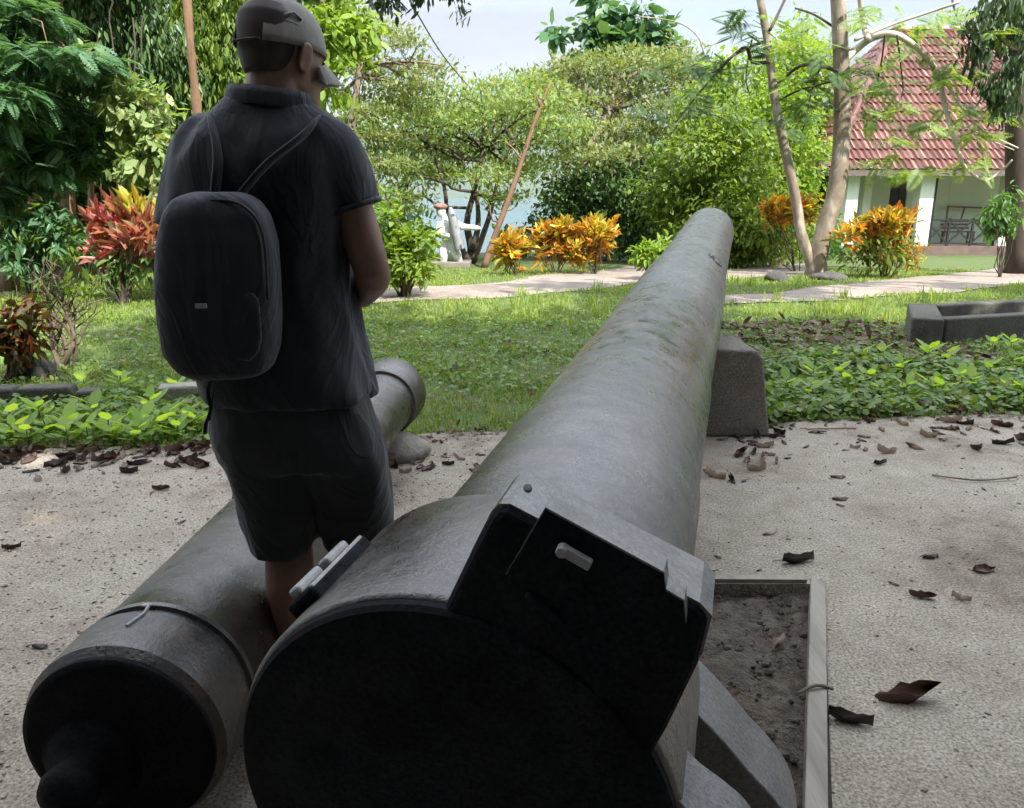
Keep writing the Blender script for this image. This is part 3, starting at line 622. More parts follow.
def ell(u, v, y, ru, rv, ry=None):
    """ellipsoid seen at pixel (u,v) at distance y with pixel radii"""
    c = W(u, v, y); s = math.hypot(*(c-CAM)[1:])/FPX; return c, np.array([ru*s, ry or ru*s*.8, rv*s])
def flatclumps(lst, y, ry=1.6):
    return [ell(u, v, y+RNG.uniform(-ry, ry), ru, rv, ry=RNG.uniform(.7, 1.3)*ry) for u, v, ru, rv in lst]
# the big spreading rain tree in the middle (flat layered crown)
rc = [(412, 118, 34, 8), (440, 104, 36, 9), (478, 98, 40, 10), (520, 88, 40, 10), (455, 125, 40, 9), (505, 118, 44, 10), (425, 148, 36, 8), (470, 150, 46, 9), (520, 146, 40, 9), (548, 108, 36, 10), (400, 172, 26, 7), (440, 176, 34, 7), (490, 178, 40, 8), (535, 172, 30, 8), (405, 200, 18, 6), (560, 130, 34, 9), (505, 200, 24, 6), (392, 140, 20, 7)]
tree('rain_tree', 'wide spreading tree with flat layered olive-green crown above the white statue', [B(470, 20.5), W(471, 248, 20.5), W(467, 222, 20.5), W(474, 192, 20.5), W(484, 150, 21)], .12, .05, flatclumps(rc, 21, 2.0), 18000, .12, GREENS['rain'], bark=BARK_D, droop=.1, limb_r=.045, nl=18, tw=.26, flat=.5, top=.6)
rc2 = [(625, 62, 40, 9), (668, 64, 36, 9), (575, 70, 30, 8), (560, 84, 40, 10), (600, 74, 46, 11), (648, 74, 44, 11), (690, 80, 34, 11), (580, 108, 44, 10), (630, 100, 50, 11), (680, 110, 40, 10), (610, 134, 48, 10), (660, 136, 40, 10), (570, 148, 34, 9), (715, 98, 26, 10), (590, 160, 36, 9), (545, 96, 30, 9), (625, 158, 40, 9), (700, 130, 26, 9)]
mb = MB(); rt = bpy.data.objects['rain_tree']
for pts in ([(473, 262), (482, 238), (490, 214), (498, 180), (512, 140)], [(468, 262), (458, 240), (448, 216), (444, 186), (432, 150)], [(472, 250), (478, 226), (476, 196), (462, 160)]): p = spline([W(u, v, 20.4) for u, v in pts], 4); mb.tube(p, np.linspace(.09, .03, len(p)), 8); limbs(mb, [p[-4], p[-1]], [ell(pts[-1][0]+RNG.normal()*20, pts[-1][1]-16, 20.6, 20, 8) for k in range(4)], .03)
mb.build('trunk', BARK_D, rt, True)
tree('rain_tree', 'tall rounded olive and yellowish crown right of the spreading tree', [B(578, 23), W(577, 225, 23), W(573, 190, 23), W(590, 150, 23), W(610, 110, 23.5)], .2, .09, flatclumps(rc2, 24, 2.4), 27000, .125, GREENS['olive'], bark=BARK, droop=.1, limb_r=.09, nl=14, tw=.22, flat=.5, top=.6)
rc3 = [(400, 110, 40, 12), (440, 130, 44, 12), (390, 160, 40, 12), (430, 175, 36, 10), (480, 120, 44, 12), (375, 195, 30, 10), (530, 125, 40, 12), (360, 130, 30, 12), (400, 215, 26, 8), (515, 165, 30, 9), (460, 160, 30, 9)]
tree('rain_tree', 'paler spreading tree half hidden behind the white statue and the man\'s arm', [B(398, 27), W(400, 230, 27), W(404, 190, 27), W(415, 150, 27)], .2, .1, flatclumps(rc3, 27, 2.2), 11000, .15, GREENS['rain'], bark=BARK_D, droop=.1, limb_r=.08, nl=11, tw=.25, flat=.5, top=.6)
# dark tree under it
tree('evergreen_tree', 'dense dark green tree standing low behind the long orange shrubs', [B(600, 22.2), W(600, 230, 22.2), W(602, 190, 22.2), W(605, 160, 22.2)], .16, .08, split(*ell(600, 190, 22.4, 62, 36), 16)+split(*ell(640, 220, 22, 40, 40), 8)+split(*ell(545, 232, 22.5, 26, 26), 5), 15000, .17, GREENS['dark'], bark=BARK, tw=.2)
# breadfruit sprays above
bc = [(560, 34, 7, 9), (600, 14, 10, 12), (604, 42, 13, 12), (620, 30, 10, 12), (640, 14, 12, 12), (655, 36, 14, 14), (632, 48, 16, 10), (585, 30, 7, 8), (665, 50, 14, 9), (590, 52, 14, 8), (620, 55, 20, 10), (598, 2, 6, 8)]
tree('breadfruit_tree', 'big-leaved dark tree rising against the sky above the olive crowns', [B(612, 27), W(612, 150, 27), W(618, 60, 27), W(622, 25, 27)], .2, .07, [ell(u, v, 27, a, b) for u, v, a, b in bc], 1500, .42, GREENS['blue'], bark=BARK, aspect=.55, nl=12, limb_r=.05, tw=.15, per=9)
# bright leafy mass on the right of centre: three bushy trees
tree('leafy_tree', 'bright green bushy tree directly behind the gun muzzle', [B(715, 19.2), W(715, 200, 19.2), W(716, 160, 19.2)], .12, .06, split(*ell(716, 180, 19.2, 70, 66), 44, 1.05, (.16, .36))+split(*ell(735, 232, 18.8, 66, 30), 18, 1.0, (.25, .45)), 25000, .13, GREENS['bright'], bark=BARK, tw=.18, aspect=.5)
tree('leafy_tree', 'bright yellow-green bushy tree between the muzzle and the twin-stemmed tree', [B(775, 20.2), W(775, 200, 20.2), W(772, 150, 20.2)], .12, .06, split(*ell(756, 140, 20.6, 58, 80), 48, 1.05, (.14, .34))+split(*ell(786, 205, 20.6, 30, 50), 14), 27000, .13, GREENS['lime'], bark=BARK, tw=.18, aspect=.5)
tree('leafy_tree', 'green tree standing behind the twin-stemmed tree beside the house', [B(796, 31), W(796, 180, 31), W(798, 110, 31)], .2, .08, split(*ell(798, 118, 31, 36, 70), 22, 1.0)+split(*ell(794, 215, 30, 36, 40), 10), 14000, .2, GREENS['bright'], bark=BARK, tw=.22, aspect=.5)
tree('leafy_tree', 'darker green tree filling the gap behind the muzzle bushes', [B(690, 27), W(690, 200, 27), W(690, 150, 27)], .2, .1, split(*ell(680, 190, 27.5, 60, 60), 18, 1.0), 9000, .22, GREENS['mid'], bark=BARK, tw=.25, aspect=.5)
# layered acacia left of centre and sunlit tree beside the man's head
ac = [(350, 52, 26, 8), (378, 34, 22, 8), (404, 42, 16, 7), (366, 74, 32, 8), (410, 70, 26, 7), (395, 92, 32, 7), (350, 100, 24, 8), (425, 84, 16, 5), (372, 116, 26, 7), (340, 126, 18, 7), (412, 106, 20, 6), (445, 66, 8, 3), (380, 140, 24, 7), (350, 160, 18, 8), (388, 165, 20, 6)]
tree('acacia_tree', 'slender tree with stacked flat dull-green sprays right of the man\'s head', [B(346, 18.5), W(346, 180, 18.5), W(352, 120, 18.5), W(362, 60, 18.7)], .14, .06, flatclumps(ac, 18.8, 1.2), 11000, .10, GREENS['olive'], droop=.05, limb_r=.05, nl=15, tw=.16, flat=.5, top=.6)
tree('sunlit_tree', 'tall yellow-green sunlit tree close to the right side of the cap', [B(318, 15), W(318, 180, 15), W(322, 100, 15), W(326, 20, 15)], .13, .06, split(*ell(332, 30, 15, 30, 40), 14, 1.0, (.3, .45))+split(*ell(328, 84, 15, 22, 22), 8, 1.0, (.3, .45))+split(*ell(300, -40, 15.5, 60, 40), 12), 7000, .17, GREENS['lime'], tw=.14, droop=.5, aspect=.5)
# dense woods on the left
tree('jungle_tree', 'dark tree with long feathery fronds at the left edge', [B(8, 11.6), W(10, 200, 11.6), W(14, 100, 11.8), W(10, -20, 12)], .13, .07, flatclumps([(0, 52, 34, 7), (36, 62, 36, 8), (70, 62, 30, 7), (14, 96, 40, 8), (52, 118, 40, 8), (78, 150, 34, 7), (10, 140, 34, 8), (44, 168, 30, 8), (-20, 30, 30, 9), (-10, 190, 30, 8), (-40, 110, 40, 10), (20, 10, 30, 10)], 11.3, .8), 5200, .26, GREENS['blue'], bark=BARK_R, droop=.35, tpl=FROND_W, tw=.12, flat=.6, limb_r=.035)
tree('jungle_tree', 'dark tree hung with long drooping leaves, third back from the left edge', [B(70, 14), W(66, 180, 14), W(60, 80, 14), W(56, -30, 14)], .15, .09, split(*ell(100, 60, 14, 70, 90), 26, 1.0)+split(*ell(60, -40, 14.5, 80, 50), 14), 24000, .14, GREENS['dark'], bark=BARK_R, droop=1.3, aspect=.32, tpl=LANCE, tw=.16)
tree('jungle_tree', 'bright weeping tree left of the man, crossed by the slim bare pole', [B(226, 14.6), W(226, 180, 14.6), W(224, 80, 14.6), W(220, -30, 14.6)], .14, .08, split(*ell(222, 40, 14.6, 50, 90), 28, 1.0)+split(*ell(240, 150, 15, 60, 60), 12)+split(*ell(180, 10, 15, 40, 60), 10), 25000, .135, GREENS['bright'], bark=BARK, droop=1.2, aspect=.34, tpl=LANCE, tw=.15)
tree('jungle_tree', 'pale large-leaved sapling in sun beside the man\'s left shoulder', [B(162, 11.4), W(158, 230, 11.4), W(150, 160, 11.4), W(152, 110, 11.4)], .05, .025, split(*ell(152, 146, 11.4, 34, 44), 14, 1.0, (.3, .45))+split(*ell(172, 190, 11.2, 16, 24), 5)+split(*ell(100, 78, 11.8, 18, 40), 6), 2300, .15, GREENS['pale'], bark=BARK_P, droop=.35, aspect=.5, tw=.1, limb_r=.02)
tree('jungle_tree', 'dark broad tree deep behind the red-leaved shrub', [B(130, 18), W(128, 200, 18), W(120, 120, 18), W(122, -20, 18)], .2, .12, split(*ell(110, 130, 18, 120, 100), 30, 1.0)+split(*ell(20, 120, 18.5, 90, 110), 20)+split(*ell(200, 170, 19, 90, 80), 20), 26000, .2, GREENS['dark'], bark=BARK_D, droop=.5, tw=.25)
for i, (u, y, ub, r_, lab) in enumerate(((57, 12.8, 60, .07, 'slim reddish trunk of a dark tree among the hanging vines'), (33, 13.4, 26, .1, 'thick reddish trunk nearest the upper left corner'), (120, 16, 112, .08, 'shaded trunk left of the red-leaved shrub'), (90, 15, 84, .06, 'thin shaded trunk between the vines'))):
    tree('forest_tree', lab, [B(u+3, y), W(u, 160, y), W((u+ub)/2, 60, y), W(ub, -60, y)], r_, r_*.7, split(*ell(ub+10, -70, y, 70, 40), 8), 2600, .22, GREENS['dark'], bark=BARK_R, droop=.7, group=None)
vb = MB()
M_VINE = solid('vine', [(.05, .045, .03), (.09, .08, .05)], 8, .9, .3)
vn = thing('vine_curtain', 'curtain of thin hanging vines in the dark woods on the left', 'vines', tuple(B(90, 13.5)))
for k in range(60):
    u = RNG.uniform(-10, 150); y = RNG.uniform(12.2, 15.5); v0 = RNG.uniform(-20, 160); L = RNG.uniform(40, 140)
    vb.tube(path(W(u, v0, y), W(u+RNG.normal()*6, min(265, v0+L), y), .05, 5), [.012]*5, 4)
vb.build('vines', M_VINE, vn)
# far wood that closes the view on the left and behind the house
def farwood(name, specs, mat, n, size):
    cl = []
    for u, v, y, a, b, k in specs: cl += split(*ell(u, v, y, a, b), k, 1.0)
    P, O = cloud(n, cl, size, tw=.3); X = O*.6+RNG.normal(size=(n, 3))*.4-np.array([0, 0, .3]); Z = np.array([0, 0, 1.])+RNG.normal(size=(n, 3))*.5
    L = size*(.6+.8*RNG.random(n)); V, F = instance(LEAF6, P, X, Z, L, L*.5); return props(from_np(name, V, F, mat), kind='stuff')
o = farwood('far_wood', [(-120, 120, 22, 140, 150, 14), (60, 130, 23, 150, 140, 20), (220, 160, 24, 110, 110, 16), (-200, 200, 16, 120, 90, 10)], GREENS['dark'], 26000, .36)
props(o, 'dark mass of woodland closing the view on the far left', 'woodland')
o = farwood('low_thicket', [(540, 240, 26, 40, 16, 6), (660, 236, 26, 70, 26, 8), (780, 230, 25, 80, 30, 10), (380, 240, 24, 60, 24, 10), (520, 246, 24, 26, 12, 5), (1050, 215, 36, 60, 50, 8)], GREENS['mid'], 9000, .26)
props(o, 'low green thicket along the far edge of the hilltop', 'thicket')
# leaning reddish bare tree
lt = thing('bare_tree', 'leaning reddish bare trunk slanting across the spreading tree', 'tree', tuple(B(484, 18.3)))
mb = MB(); p = spline([B(484, 18.3), W(494, 238, 18.3), W(512, 190, 18.3), W(528, 142, 18.3), W(541, 105, 18.3), W(550, 84, 18.3)], 4); mb.tube(p, np.linspace(.085, .02, len(p))*(1+.06*RNG.normal(size=len(p))), 8)
for a, b in (((522, 160), (506, 142)), ((532, 130), (540, 112)), ((500, 222), (490, 205)), ((540, 108), (536, 92))): mb.tube(path(W(*a, 18.3), W(*b, 18.2), .1, 4), [.03, .025, .018, .008], 5)
mb.build('trunk', BARK_R, lt, True)
# slim bare pole on the left and the wire
p = [B(211, 9.2), W(203, 180, 9.2), W(196, 100, 9.1), W(190, 40, 9), W(183, -60, 9)]
p = spline(p, 4); mb = MB(); mb.tube(p, np.linspace(.055, .04, len(p))*(1+.08*RNG.normal(size=len(p))), 9); mb.tube(path(W(200, 70, 9.05), W(189, 8, 9), .03, 5), [.008]*5, 4)
o = mb.build('bare_pole', solid('orange_bark', [(.13, .07, .035), (.25, .15, .085), (.17, .10, .06)], 9, .85, .8, 30, sc=(1, 1, .3)), None, True, org=tuple(p[0])); props(o, 'slim orange-brown bare sapling trunk rising behind the man\'s left shoulder', 'tree trunk')
mb = MB(); mb.tube(spline([W(396, -30, 10), W(412, 4, 11.5), W(438, 48, 15), W(456, 72, 18), W(474, 92, 21)], 5), .011, 5); o = mb.build('cable', M_RAIL, None, True, org=tuple(W(438, 48, 15))); props(o, 'thin dark cable slanting down across the sky into the spreading tree', 'cable')
mb = MB(); mb.tube(spline([W(634, 16, 16), W(676, 22, 16), W(697, 36, 16), W(704, 54, 16)], 5), .012, 5)
o = mb.build('bare_twig', BARK_P, None, True, org=tuple(W(676, 22, 16))); props(o, 'thin arched bare vine against the sky beside the big-leaved tree', 'vine')
# twin-stemmed feathery tree right of the muzzle
YT = 15.2; tb = B(815, YT)
tw = thing('feathery_tree', 'twin-stemmed tree with pale arching branches and feathery leaves before the red roof', 'tree', tuple(tb))
mb = MB(); s = lambda u, v, d=0: W(u, v, YT+d)
p = spline([tb-(0, 0, .1), s(822, 238), s(835, 196), s(841, 150), s(842, 100), s(841, 60), s(838, 0), s(834, -60)], 4); mb.tube(p, np.linspace(.18, .12, len(p))*np.r_[1.35, 1.15, np.ones(len(p)-2)], 12)
mb.build('trunk', BARK_P, tw, True)
mb = MB(); p = spline([tb+(-.02, 0, .05), s(801, 232), s(796, 200), s(785, 150), s(775, 100), s(770, 60), s(764, 20), s(752, -40)], 4); mb.tube(p, np.linspace(.105, .06, len(p)), 10)
mb.build('trunk', BARK_P, tw, True)
mb = MB()
brs = [([(842, 62), (858, 48), (872, 38), (893, 34), (912, 44), (930, 62), (940, 84), (948, 118), (958, 150), (966, 168), (984, 180), (1000, 172), (1012, 160)], .095, .02), ([(925, 56), (938, 70), (950, 90), (965, 112), (985, 132), (1018, 148)], .04, .018), ([(868, 40), (863, 20), (858, -20)], .08, .06), ([(958, 126), (970, 128), (990, 140), (1014, 150)], .025, .012), ([(978, 140), (984, 158), (990, 178)], .018, .01), ([(862, 92), (868, 104), (880, 114), (892, 118)], .02, .01), ([(855, 40), (890, 25), (930, 12), (960, 2)], .045, .03)]
for pts, a, b in brs:
    p = spline([s(u, v, .25*math.sin(i*1.3)) for i, (u, v) in enumerate(pts)], 4); mb.tube(p, np.linspace(a*.75, b*.75, len(p)), 7)
mb.build('pale_branches', BARK_W, tw, True)
mb = MB()
dbr = [([(772, 62), (752, 62), (742, 48), (700, 92), (676, 122)], .05, .02), ([(768, 40), (748, 48), (730, 58), (718, 70), (700, 76)], .045, .018), ([(842, 72), (820, 66), (800, 66), (782, 80), (774, 84)], .05, .03), ([(752, 40), (748, 60), (746, 80), (750, 96)], .02, .012), ([(820, 68), (812, 90), (806, 118), (800, 140)], .022, .012), ([(885, 35), (880, 70), (872, 96), (866, 104)], .022, .012), ([(897, 35), (900, 60), (903, 90), (898, 104)], .022, .012), ([(900, 26), (880, 36), (868, 42)], .03, .02), ([(950, -10), (958, 20), (975, 48), (990, 74)], .03, .012), ([(770, 30), (780, 10), (790, -12)], .04, .03), ([(838, 30), (815, 15), (795, 8)], .03, .02), ([(780, 100), (800, 90), (830, 82)], .03, .02)]
for pts, a, b in dbr:
    p = spline([s(u, v, .3*math.sin(i*1.7+u)) for i, (u, v) in enumerate(pts)], 4); mb.tube(p, np.linspace(a*.75, b*.75, len(p)), 6)
mb.build('dark_branches', BARK_D, tw, True)
def fronds(name, spots, mat, parent, L, y0, per=9, droop=.35):
    P = []; 
    for u, v, a, b in spots:
        for k in range(per): P.append(W(u+RNG.normal()*a*.6, v+RNG.normal()*b*.6, y0+RNG.normal()*.5))
    P = np.array(P); n = len(P); X = RNG.normal(size=(n, 3))*np.array([1, .6, .18])+np.array([0, -.1, -droop*.6]); Z = np.array([0, -.25, 1.])+RNG.normal(size=(n, 3))*.3
    l = L*(.6+.7*RNG.random(n)); V, F = instance(FROND, P, X, Z, l, l); return from_np(name, V, F, mat, parent)
FR = leafmat('leaf_feather', [(.07, .14, .03), (.11, .19, .04), (.16, .23, .05), (.2, .24, .07)], .5, .4)
FRD = leafmat('leaf_feather_dark', [(.025, .055, .02), (.04, .08, .025), (.06, .11, .03)], .5, .3)
fronds('crown', [(800, 20, 26, 10), (780, 45, 24, 8), (820, 42, 20, 9), (870, 12, 24, 10), (905, 24, 26, 8), (940, 18, 30, 8), (975, 10, 26, 8), (930, 36, 28, 7), (880, 62, 26, 8), (905, 50, 20, 8), (950, 66, 20, 8), (875, 118, 22, 8), (905, 108, 28, 7), (930, 122, 22, 7), (890, 140, 20, 6), (952, 76, 16, 6), (980, 132, 18, 6), (975, 160, 16, 5), (870, 158, 20, 4), (915, 170, 20, 3), (865, 82, 18, 8), (800, 80, 20, 8), (995, 112, 14, 8), (985, 30, 20, 10), (960, 108, 18, 6), (895, 85, 16, 6)], FR, tw, .42, YT, 13)
fronds('crown', [(738, 14, 20, 8), (744, 34, 20, 7), (720, 58, 26, 6), (700, 66, 30, 5), (738, 22, 16, 9), (690, 96, 24, 8), (670, 110, 26, 8), (800, 108, 20, 9), (790, 100, 20, 10), (820, 56, 18, 10), (752, 46, 18, 8), (860, 72, 20, 10), (780, 122, 14, 10), (650, 70, 20, 8), (830, 75, 16, 9), (715, 72, 24, 6)], FRD, tw, .42, YT, 11)
CAN0 = leafmat('leaf_droop', [(.025, .05, .018), (.04, .075, .025), (.06, .10, .035)], .45, .15, gain=1.)
# dark trunk with drooping leaves at the right edge
p = [B(1020, 15.8), W(1018, 180, 15.8), W(1017, 80, 15.8), W(1014, -40, 15.8)]
tree('shade_tree', 'dark straight trunk with drooping dark leaves at the right edge', p, .24, .19, [ell(u, v, 14.9+.3*math.sin(u), a, b) for u, v, a, b in ((985, 24, 14, 12), (1000, 40, 14, 14), (1008, 70, 14, 12), (990, 86, 14, 10), (1004, 100, 12, 12), (978, 48, 10, 10), (1020, 20, 20, 20), (1010, 0, 24, 14), (1000, 110, 9, 9))], 1500, .17, CAN0, bark=BARK_D, droop=1.5, aspect=.33, tpl=LANCE, tw=.1, limb_r=.02, nl=9)
# ------------------------------------------------------------------ shrubs and flowers of the garden
def shrub(name, label, base, clumps, n, size, mats, stems=6, asp=.34, droop=-.35, group=None, stem_mat=None, tpl=LANCE, sr=.012, cat='shrub', out=.7, **kw):
    t = thing(name, label, cat, base, group); mb = MB(); kw.setdefault('tw', .06)
    for c, r in clumps[:stems]: mb.tube(path(np.asarray(base)+RNG.normal(size=3)*(.04, .04, 0)-(0, 0, .03), np.asarray(c), .08, 5), np.linspace(sr, sr*.5, 5), 5)
    mb.build('stems', stem_mat or BARK_D, t)
    for k, (m, f) in enumerate(mats): leaves('foliage', int(n*f), clumps, size, m, t, asp, droop, out, tpl=tpl, **kw)
    return t
CROT = leafmat('leaf_croton', [(.42, .16, .02), (.5, .22, .03), (.55, .33, .04), (.42, .09, .025), (.16, .2, .03), (.5, .26, .03), (.10, .14, .03)], .35, .3, gain=1.0)
CROTY = leafmat('leaf_croton_yellow', [(.58, .42, .05), (.62, .50, .07), (.26, .30, .05), (.46, .2, .03), (.12, .17, .03)], .35, .3, gain=1.0)
CROTG = leafmat('leaf_croton_green', [(.07, .13, .025), (.12, .17, .03), (.16, .13, .03)], .4, .3)
REDL = leafmat('leaf_red', [(.46, .06, .08), (.48, .11, .12), (.3, .05, .06), (.5, .24, .22), (.16, .08, .04), (.42, .15, .15)], .35, .35, gain=1.0)
PINK = leafmat('leaf_variegated', [(.46, .22, .20), (.42, .10, .11), (.5, .34, .28), (.16, .12, .05)], .35, .3, gain=1.0)
YELT = leafmat('leaf_yellow_tip', [(.5, .44, .04), (.42, .40, .05), (.5, .36, .05)], .35, .35, gain=1.0)
def croton(label, u, vb, y, clumps, n, size, group='orange and yellow shrubs along the path'):
    return shrub('croton_shrub', label, B(u, y), clumps, n, size, [(CROT, .55), (CROTY, .45)], 8, .36, -.5, group, rnd=.55, shell=3.5, top=.5)
croton('small round orange and yellow shrub, the leftmost of the row behind the path', 515, 268, 15.2, split(*ell(515, 254, 15.2, 16, 15), 9, .9), 800, .16)
croton('broad orange shrub touching the right side of the small round one', 556, 268, 15.6, split(*ell(556, 247, 15.6, 22, 20), 14, .95), 1300, .17)
croton('orange and yellow shrub at the right end of the row behind the path', 594, 267, 15.8, split(*ell(594, 244, 15.8, 23, 20), 14, .95), 1300, .17)
croton('tall yellow-orange shrub behind the two stems of the feathery tree', 796, 262, 16.6, split(*ell(779, 214, 16.6, 15, 10), 9, .95)+split(*ell(804, 210, 16.7, 14, 10), 8, .95), 1100, .16)
t = croton('large yellow and orange shrub in front of the verandah', 884, 266, 14.6, split(*ell(880, 233, 14.6, 27, 19), 14, .95)+split(*ell(855, 232, 14.5, 13, 12), 6, .9)+split(*ell(908, 250, 14.5, 15, 11), 6, .9), 1500, .165)
leaves('foliage', 900, split(*ell(878, 250, 14.6, 34, 14), 10), .15, CROTG, t, .35, .1)
for (u, v, y, a, b, lab) in ((560, 258, 15.3, 24, 9, None),):
    pass
shrub('low_shrub', 'low lime green shrub beside the path just left of the muzzle', B(655, 14.2), split(*ell(655, 256, 14.2, 19, 13), 10, .95), 1500, .11, [(GREENS['lime'], 1)], 6, .4, .1)
shrub('leafy_shrub', 'drooping green shrub at the foot of the dark trunk on the right edge', B(1000, 14.6), split(*ell(1002, 214, 14.6, 13, 26), 12, .95), 620, .15, [(GREENS['mid'], 1)], 8, .3, .6)
shrub('leafy_shrub', 'bright green upright shrub in the grass right of the man\'s elbow', B(404, 11.0), split(*ell(405, 244, 11, 32, 38), 20, .95), 2600, .11, [(GREENS['bright'], .6), (GREENS['lime'], .4)], 12, .42, .0, sr=.02)
shrub('leafy_shrub', 'rounded bluish green bush under the feathery tree at the left edge', B(32, 11.0), split(*ell(30, 236, 11, 44, 30), 20, .95), 2600, .13, [(GREENS['blue'], .7), (GREENS['bright'], .3)], 10, .38, .2)
t = shrub('red_leaved_shrub', 'shrub of upright red, pink and yellow blade leaves left of the man', B(124, 10.4), split(*ell(124, 240, 10.4, 36, 26), 18, .95), 760, .24, [(REDL, .68), (PINK, .32)], 12, .2, -.9, sr=.018, rnd=.5)
leaves('foliage', 80, split(*ell(140, 218, 10.4, 22, 10), 5), .24, YELT, t, .22, -1.3, tpl=LANCE, tw=.05)
leaves('foliage', 150, split(*ell(128, 270, 10.4, 32, 10), 8), .18, GREENS['dark'], t, .25, .5, tpl=LANCE)
# bare shrub
bs = thing('bare_shrub', 'almost leafless twiggy shrub in the sunny grass on the left', 'shrub', B(68, 6.2))
mb = MB(); b0 = B(67, 6.2)
for k in range(5):
    a = b0+RNG.normal(size=3)*(.03, .03, 0); e = W(RNG.uniform(40, 105), RNG.uniform(280, 312), 6.2+RNG.normal()*.12); m1 = path(a, e, .08, 7); mb.tube(m1, np.linspace(.022, .009, 7), 6)
    for j in range(9):
        s0 = m1[RNG.integers(2, 7)]; e2 = s0+np.array([RNG.normal()*.14, RNG.normal()*.12, RNG.uniform(.12, .34)]); m2 = path(s0, e2, .1, 5); mb.tube(m2, np.linspace(.008, .004, 5), 5)
        for i in range(3): s1 = m2[RNG.integers(2, 5)]; mb.tube(path(s1, s1+np.array([RNG.normal()*.07, RNG.normal()*.07, RNG.uniform(.05, .14)]), .1, 3), [.0035, .003, .0018], 4)
mb.build('twigs', solid('twig_brown', [(.09, .065, .045), (.17, .13, .09)], 12, .9, .3), bs)
leaves('foliage', 110, [ell(u, v, 6.2, 16, 10) for u, v in ((60, 290), (85, 285), (100, 300), (45, 300), (75, 276))], .07, GREENS['bright'], bs, .4, .2, tw=.03)
DKC = leafmat('leaf_dark_croton', [(.03, .035, .012), (.06, .05, .015), (.22, .05, .02), (.05, .08, .02), (.3, .12, .03)], .35, .2, gain=1.)
shrub('croton_shrub', 'dark red and green shrub on a thick stem at the left edge behind the kerb', B(12, 5.8), split(*ell(14, 330, 5.8, 27, 32), 14, .95), 520, .10, [(DKC, 1)], 10, .42, .2, sr=.03)
# ------------------------------------------------------------------ grass, ground cover, litter
def inpoly(U, Vv, poly):
    r = np.zeros(len(U), bool); j = len(poly)-1
    for i in range(len(poly)):
        xi, yi = poly[i]; xj, yj = poly[j]; c = ((yi > Vv) != (yj > Vv)) & (U < (xj-xi)*(Vv-yi)/(yj-yi+1e-9)+xi); r ^= c; j = i
    return r
def world_poly(pts): return [tuple(G(*q)[:2]) for q in pts]
LANES = [world_poly([(330, 305), (410, 299), (500, 296), (580, 290), (650, 281), (735, 277), (812, 275), (812, 262), (700, 263), (640, 266), (540, 276), (480, 284), (410, 287), (330, 292)]),
         world_poly([(660, 305), (735, 300), (850, 296), (930, 290), (1024, 283), (1200, 271), (1200, 251), (1024, 265), (900, 278), (800, 289), (735, 294), (660, 297)])]
TROUGH = [tuple((P0+dirx*a_+diry*b_)[:2]) for a_, b_ in ((-.05, -.05), (3.8, -.05), (3.8, D_+.15), (-.05, D_+.15))]
farx = np.array([p[0] for p in far]); fary = np.array([p[1] for p in far])
def field(n, y0, y1, p=1.5, xm=.85, edge=.0, patch=True, seed=1.):
    """random points on the lawn, denser near the yard"""
    out = []; tot = 0
    while tot < n:
        k = n*2; y = y0+(y1-y0)*RNG.random(k)**p; x = RNG.uniform(-1, 1, k)*(y*xm+1.6)
        ok = y > np.interp(x, farx, fary)+edge-.05*RNG.random(k)
        for q in LANES: ok &= ~inpoly(x, y, q)
        ok &= ~inpoly(x, y, TROUGH); ok &= ~((x > .3) & (x < 1.45) & (y > 4.3) & (y < 4.75))
        if patch:
            nz = np.array([noise.noise((a_*1.5, b_*1.5, seed))+.6*noise.noise((a_*4.3, b_*4.3, seed+3)) for a_, b_ in zip(x, y)]); ok &= (nz > -.12) | (RNG.random(k) < .28)
        out.append(np.stack([x[ok], y[ok]], 1)); tot += ok.sum()
    return np.concatenate(out)[:n]
def zlawn(P): return np.array([gz(y)-.03+lawn_z(x, y) for x, y in P])
BL = (np.array([(0, .5, 0), (0, -.5, 0), (.55, -.38, .06), (.55, .38, .06), (1, 0, .0)]), None)
def blades(name, P, L, wd, lean, mat):
    n = len(P); z = zlawn(P); b = np.column_stack([P, z-.004]); a = RNG.uniform(0, 2*PI, n); le = np.abs(RNG.normal(size=n))*lean+.08
    X = np.column_stack([np.cos(a)*le, np.sin(a)*le, np.ones(n)]); Lr = L*(.5+RNG.random(n)); X = nrm(X); Y = nrm(np.column_stack([-np.sin(a), np.cos(a), np.zeros(n)]))
    m1 = b+X*(Lr*.55)[:, None]; tip = b+X*(Lr*.9)[:, None]+np.column_stack([np.cos(a), np.sin(a), -.6*np.ones(n)])*(Lr*le*.45)[:, None]
    w = (wd*(.6+.8*RNG.random(n)))[:, None]
    V = np.stack([b-Y*w*.5, b+Y*w*.5, m1+Y*w*.42, m1-Y*w*.42, tip], 1).reshape(-1, 3); i = np.arange(n)*5
    F = np.concatenate([np.stack([i, i+1, i+2, i+3], 1), np.stack([i+3, i+2, i+4, i+4], 1)])
    # triangles as separate faces
    me_f = np.concatenate([np.stack([i, i+1, i+2], 1), np.stack([i, i+2, i+3], 1), np.stack([i+3, i+2, i+4], 1)])
    return props(from_np(name, V, me_f, mat), kind='stuff')
GR1 = leafmat('grass_blade', [(.07, .13, .025), (.11, .19, .035), (.16, .24, .05), (.24, .24, .09), (.08, .15, .03)], .5, .3)
GR2 = leafmat('grass_sunny', [(.12, .19, .03), (.17, .24, .045), (.22, .26, .07), (.10, .17, .03)], .55, .35)
P = field(75000, 4.1, 9.5, 1.2, .8)
props(blades('lawn_grass', P, .075, .0065, .55, GR1), 'short green grass of the shaded lawn beyond the concrete', 'grass')
P = field(70000, 8.5, 17.5, 1.1, .85)
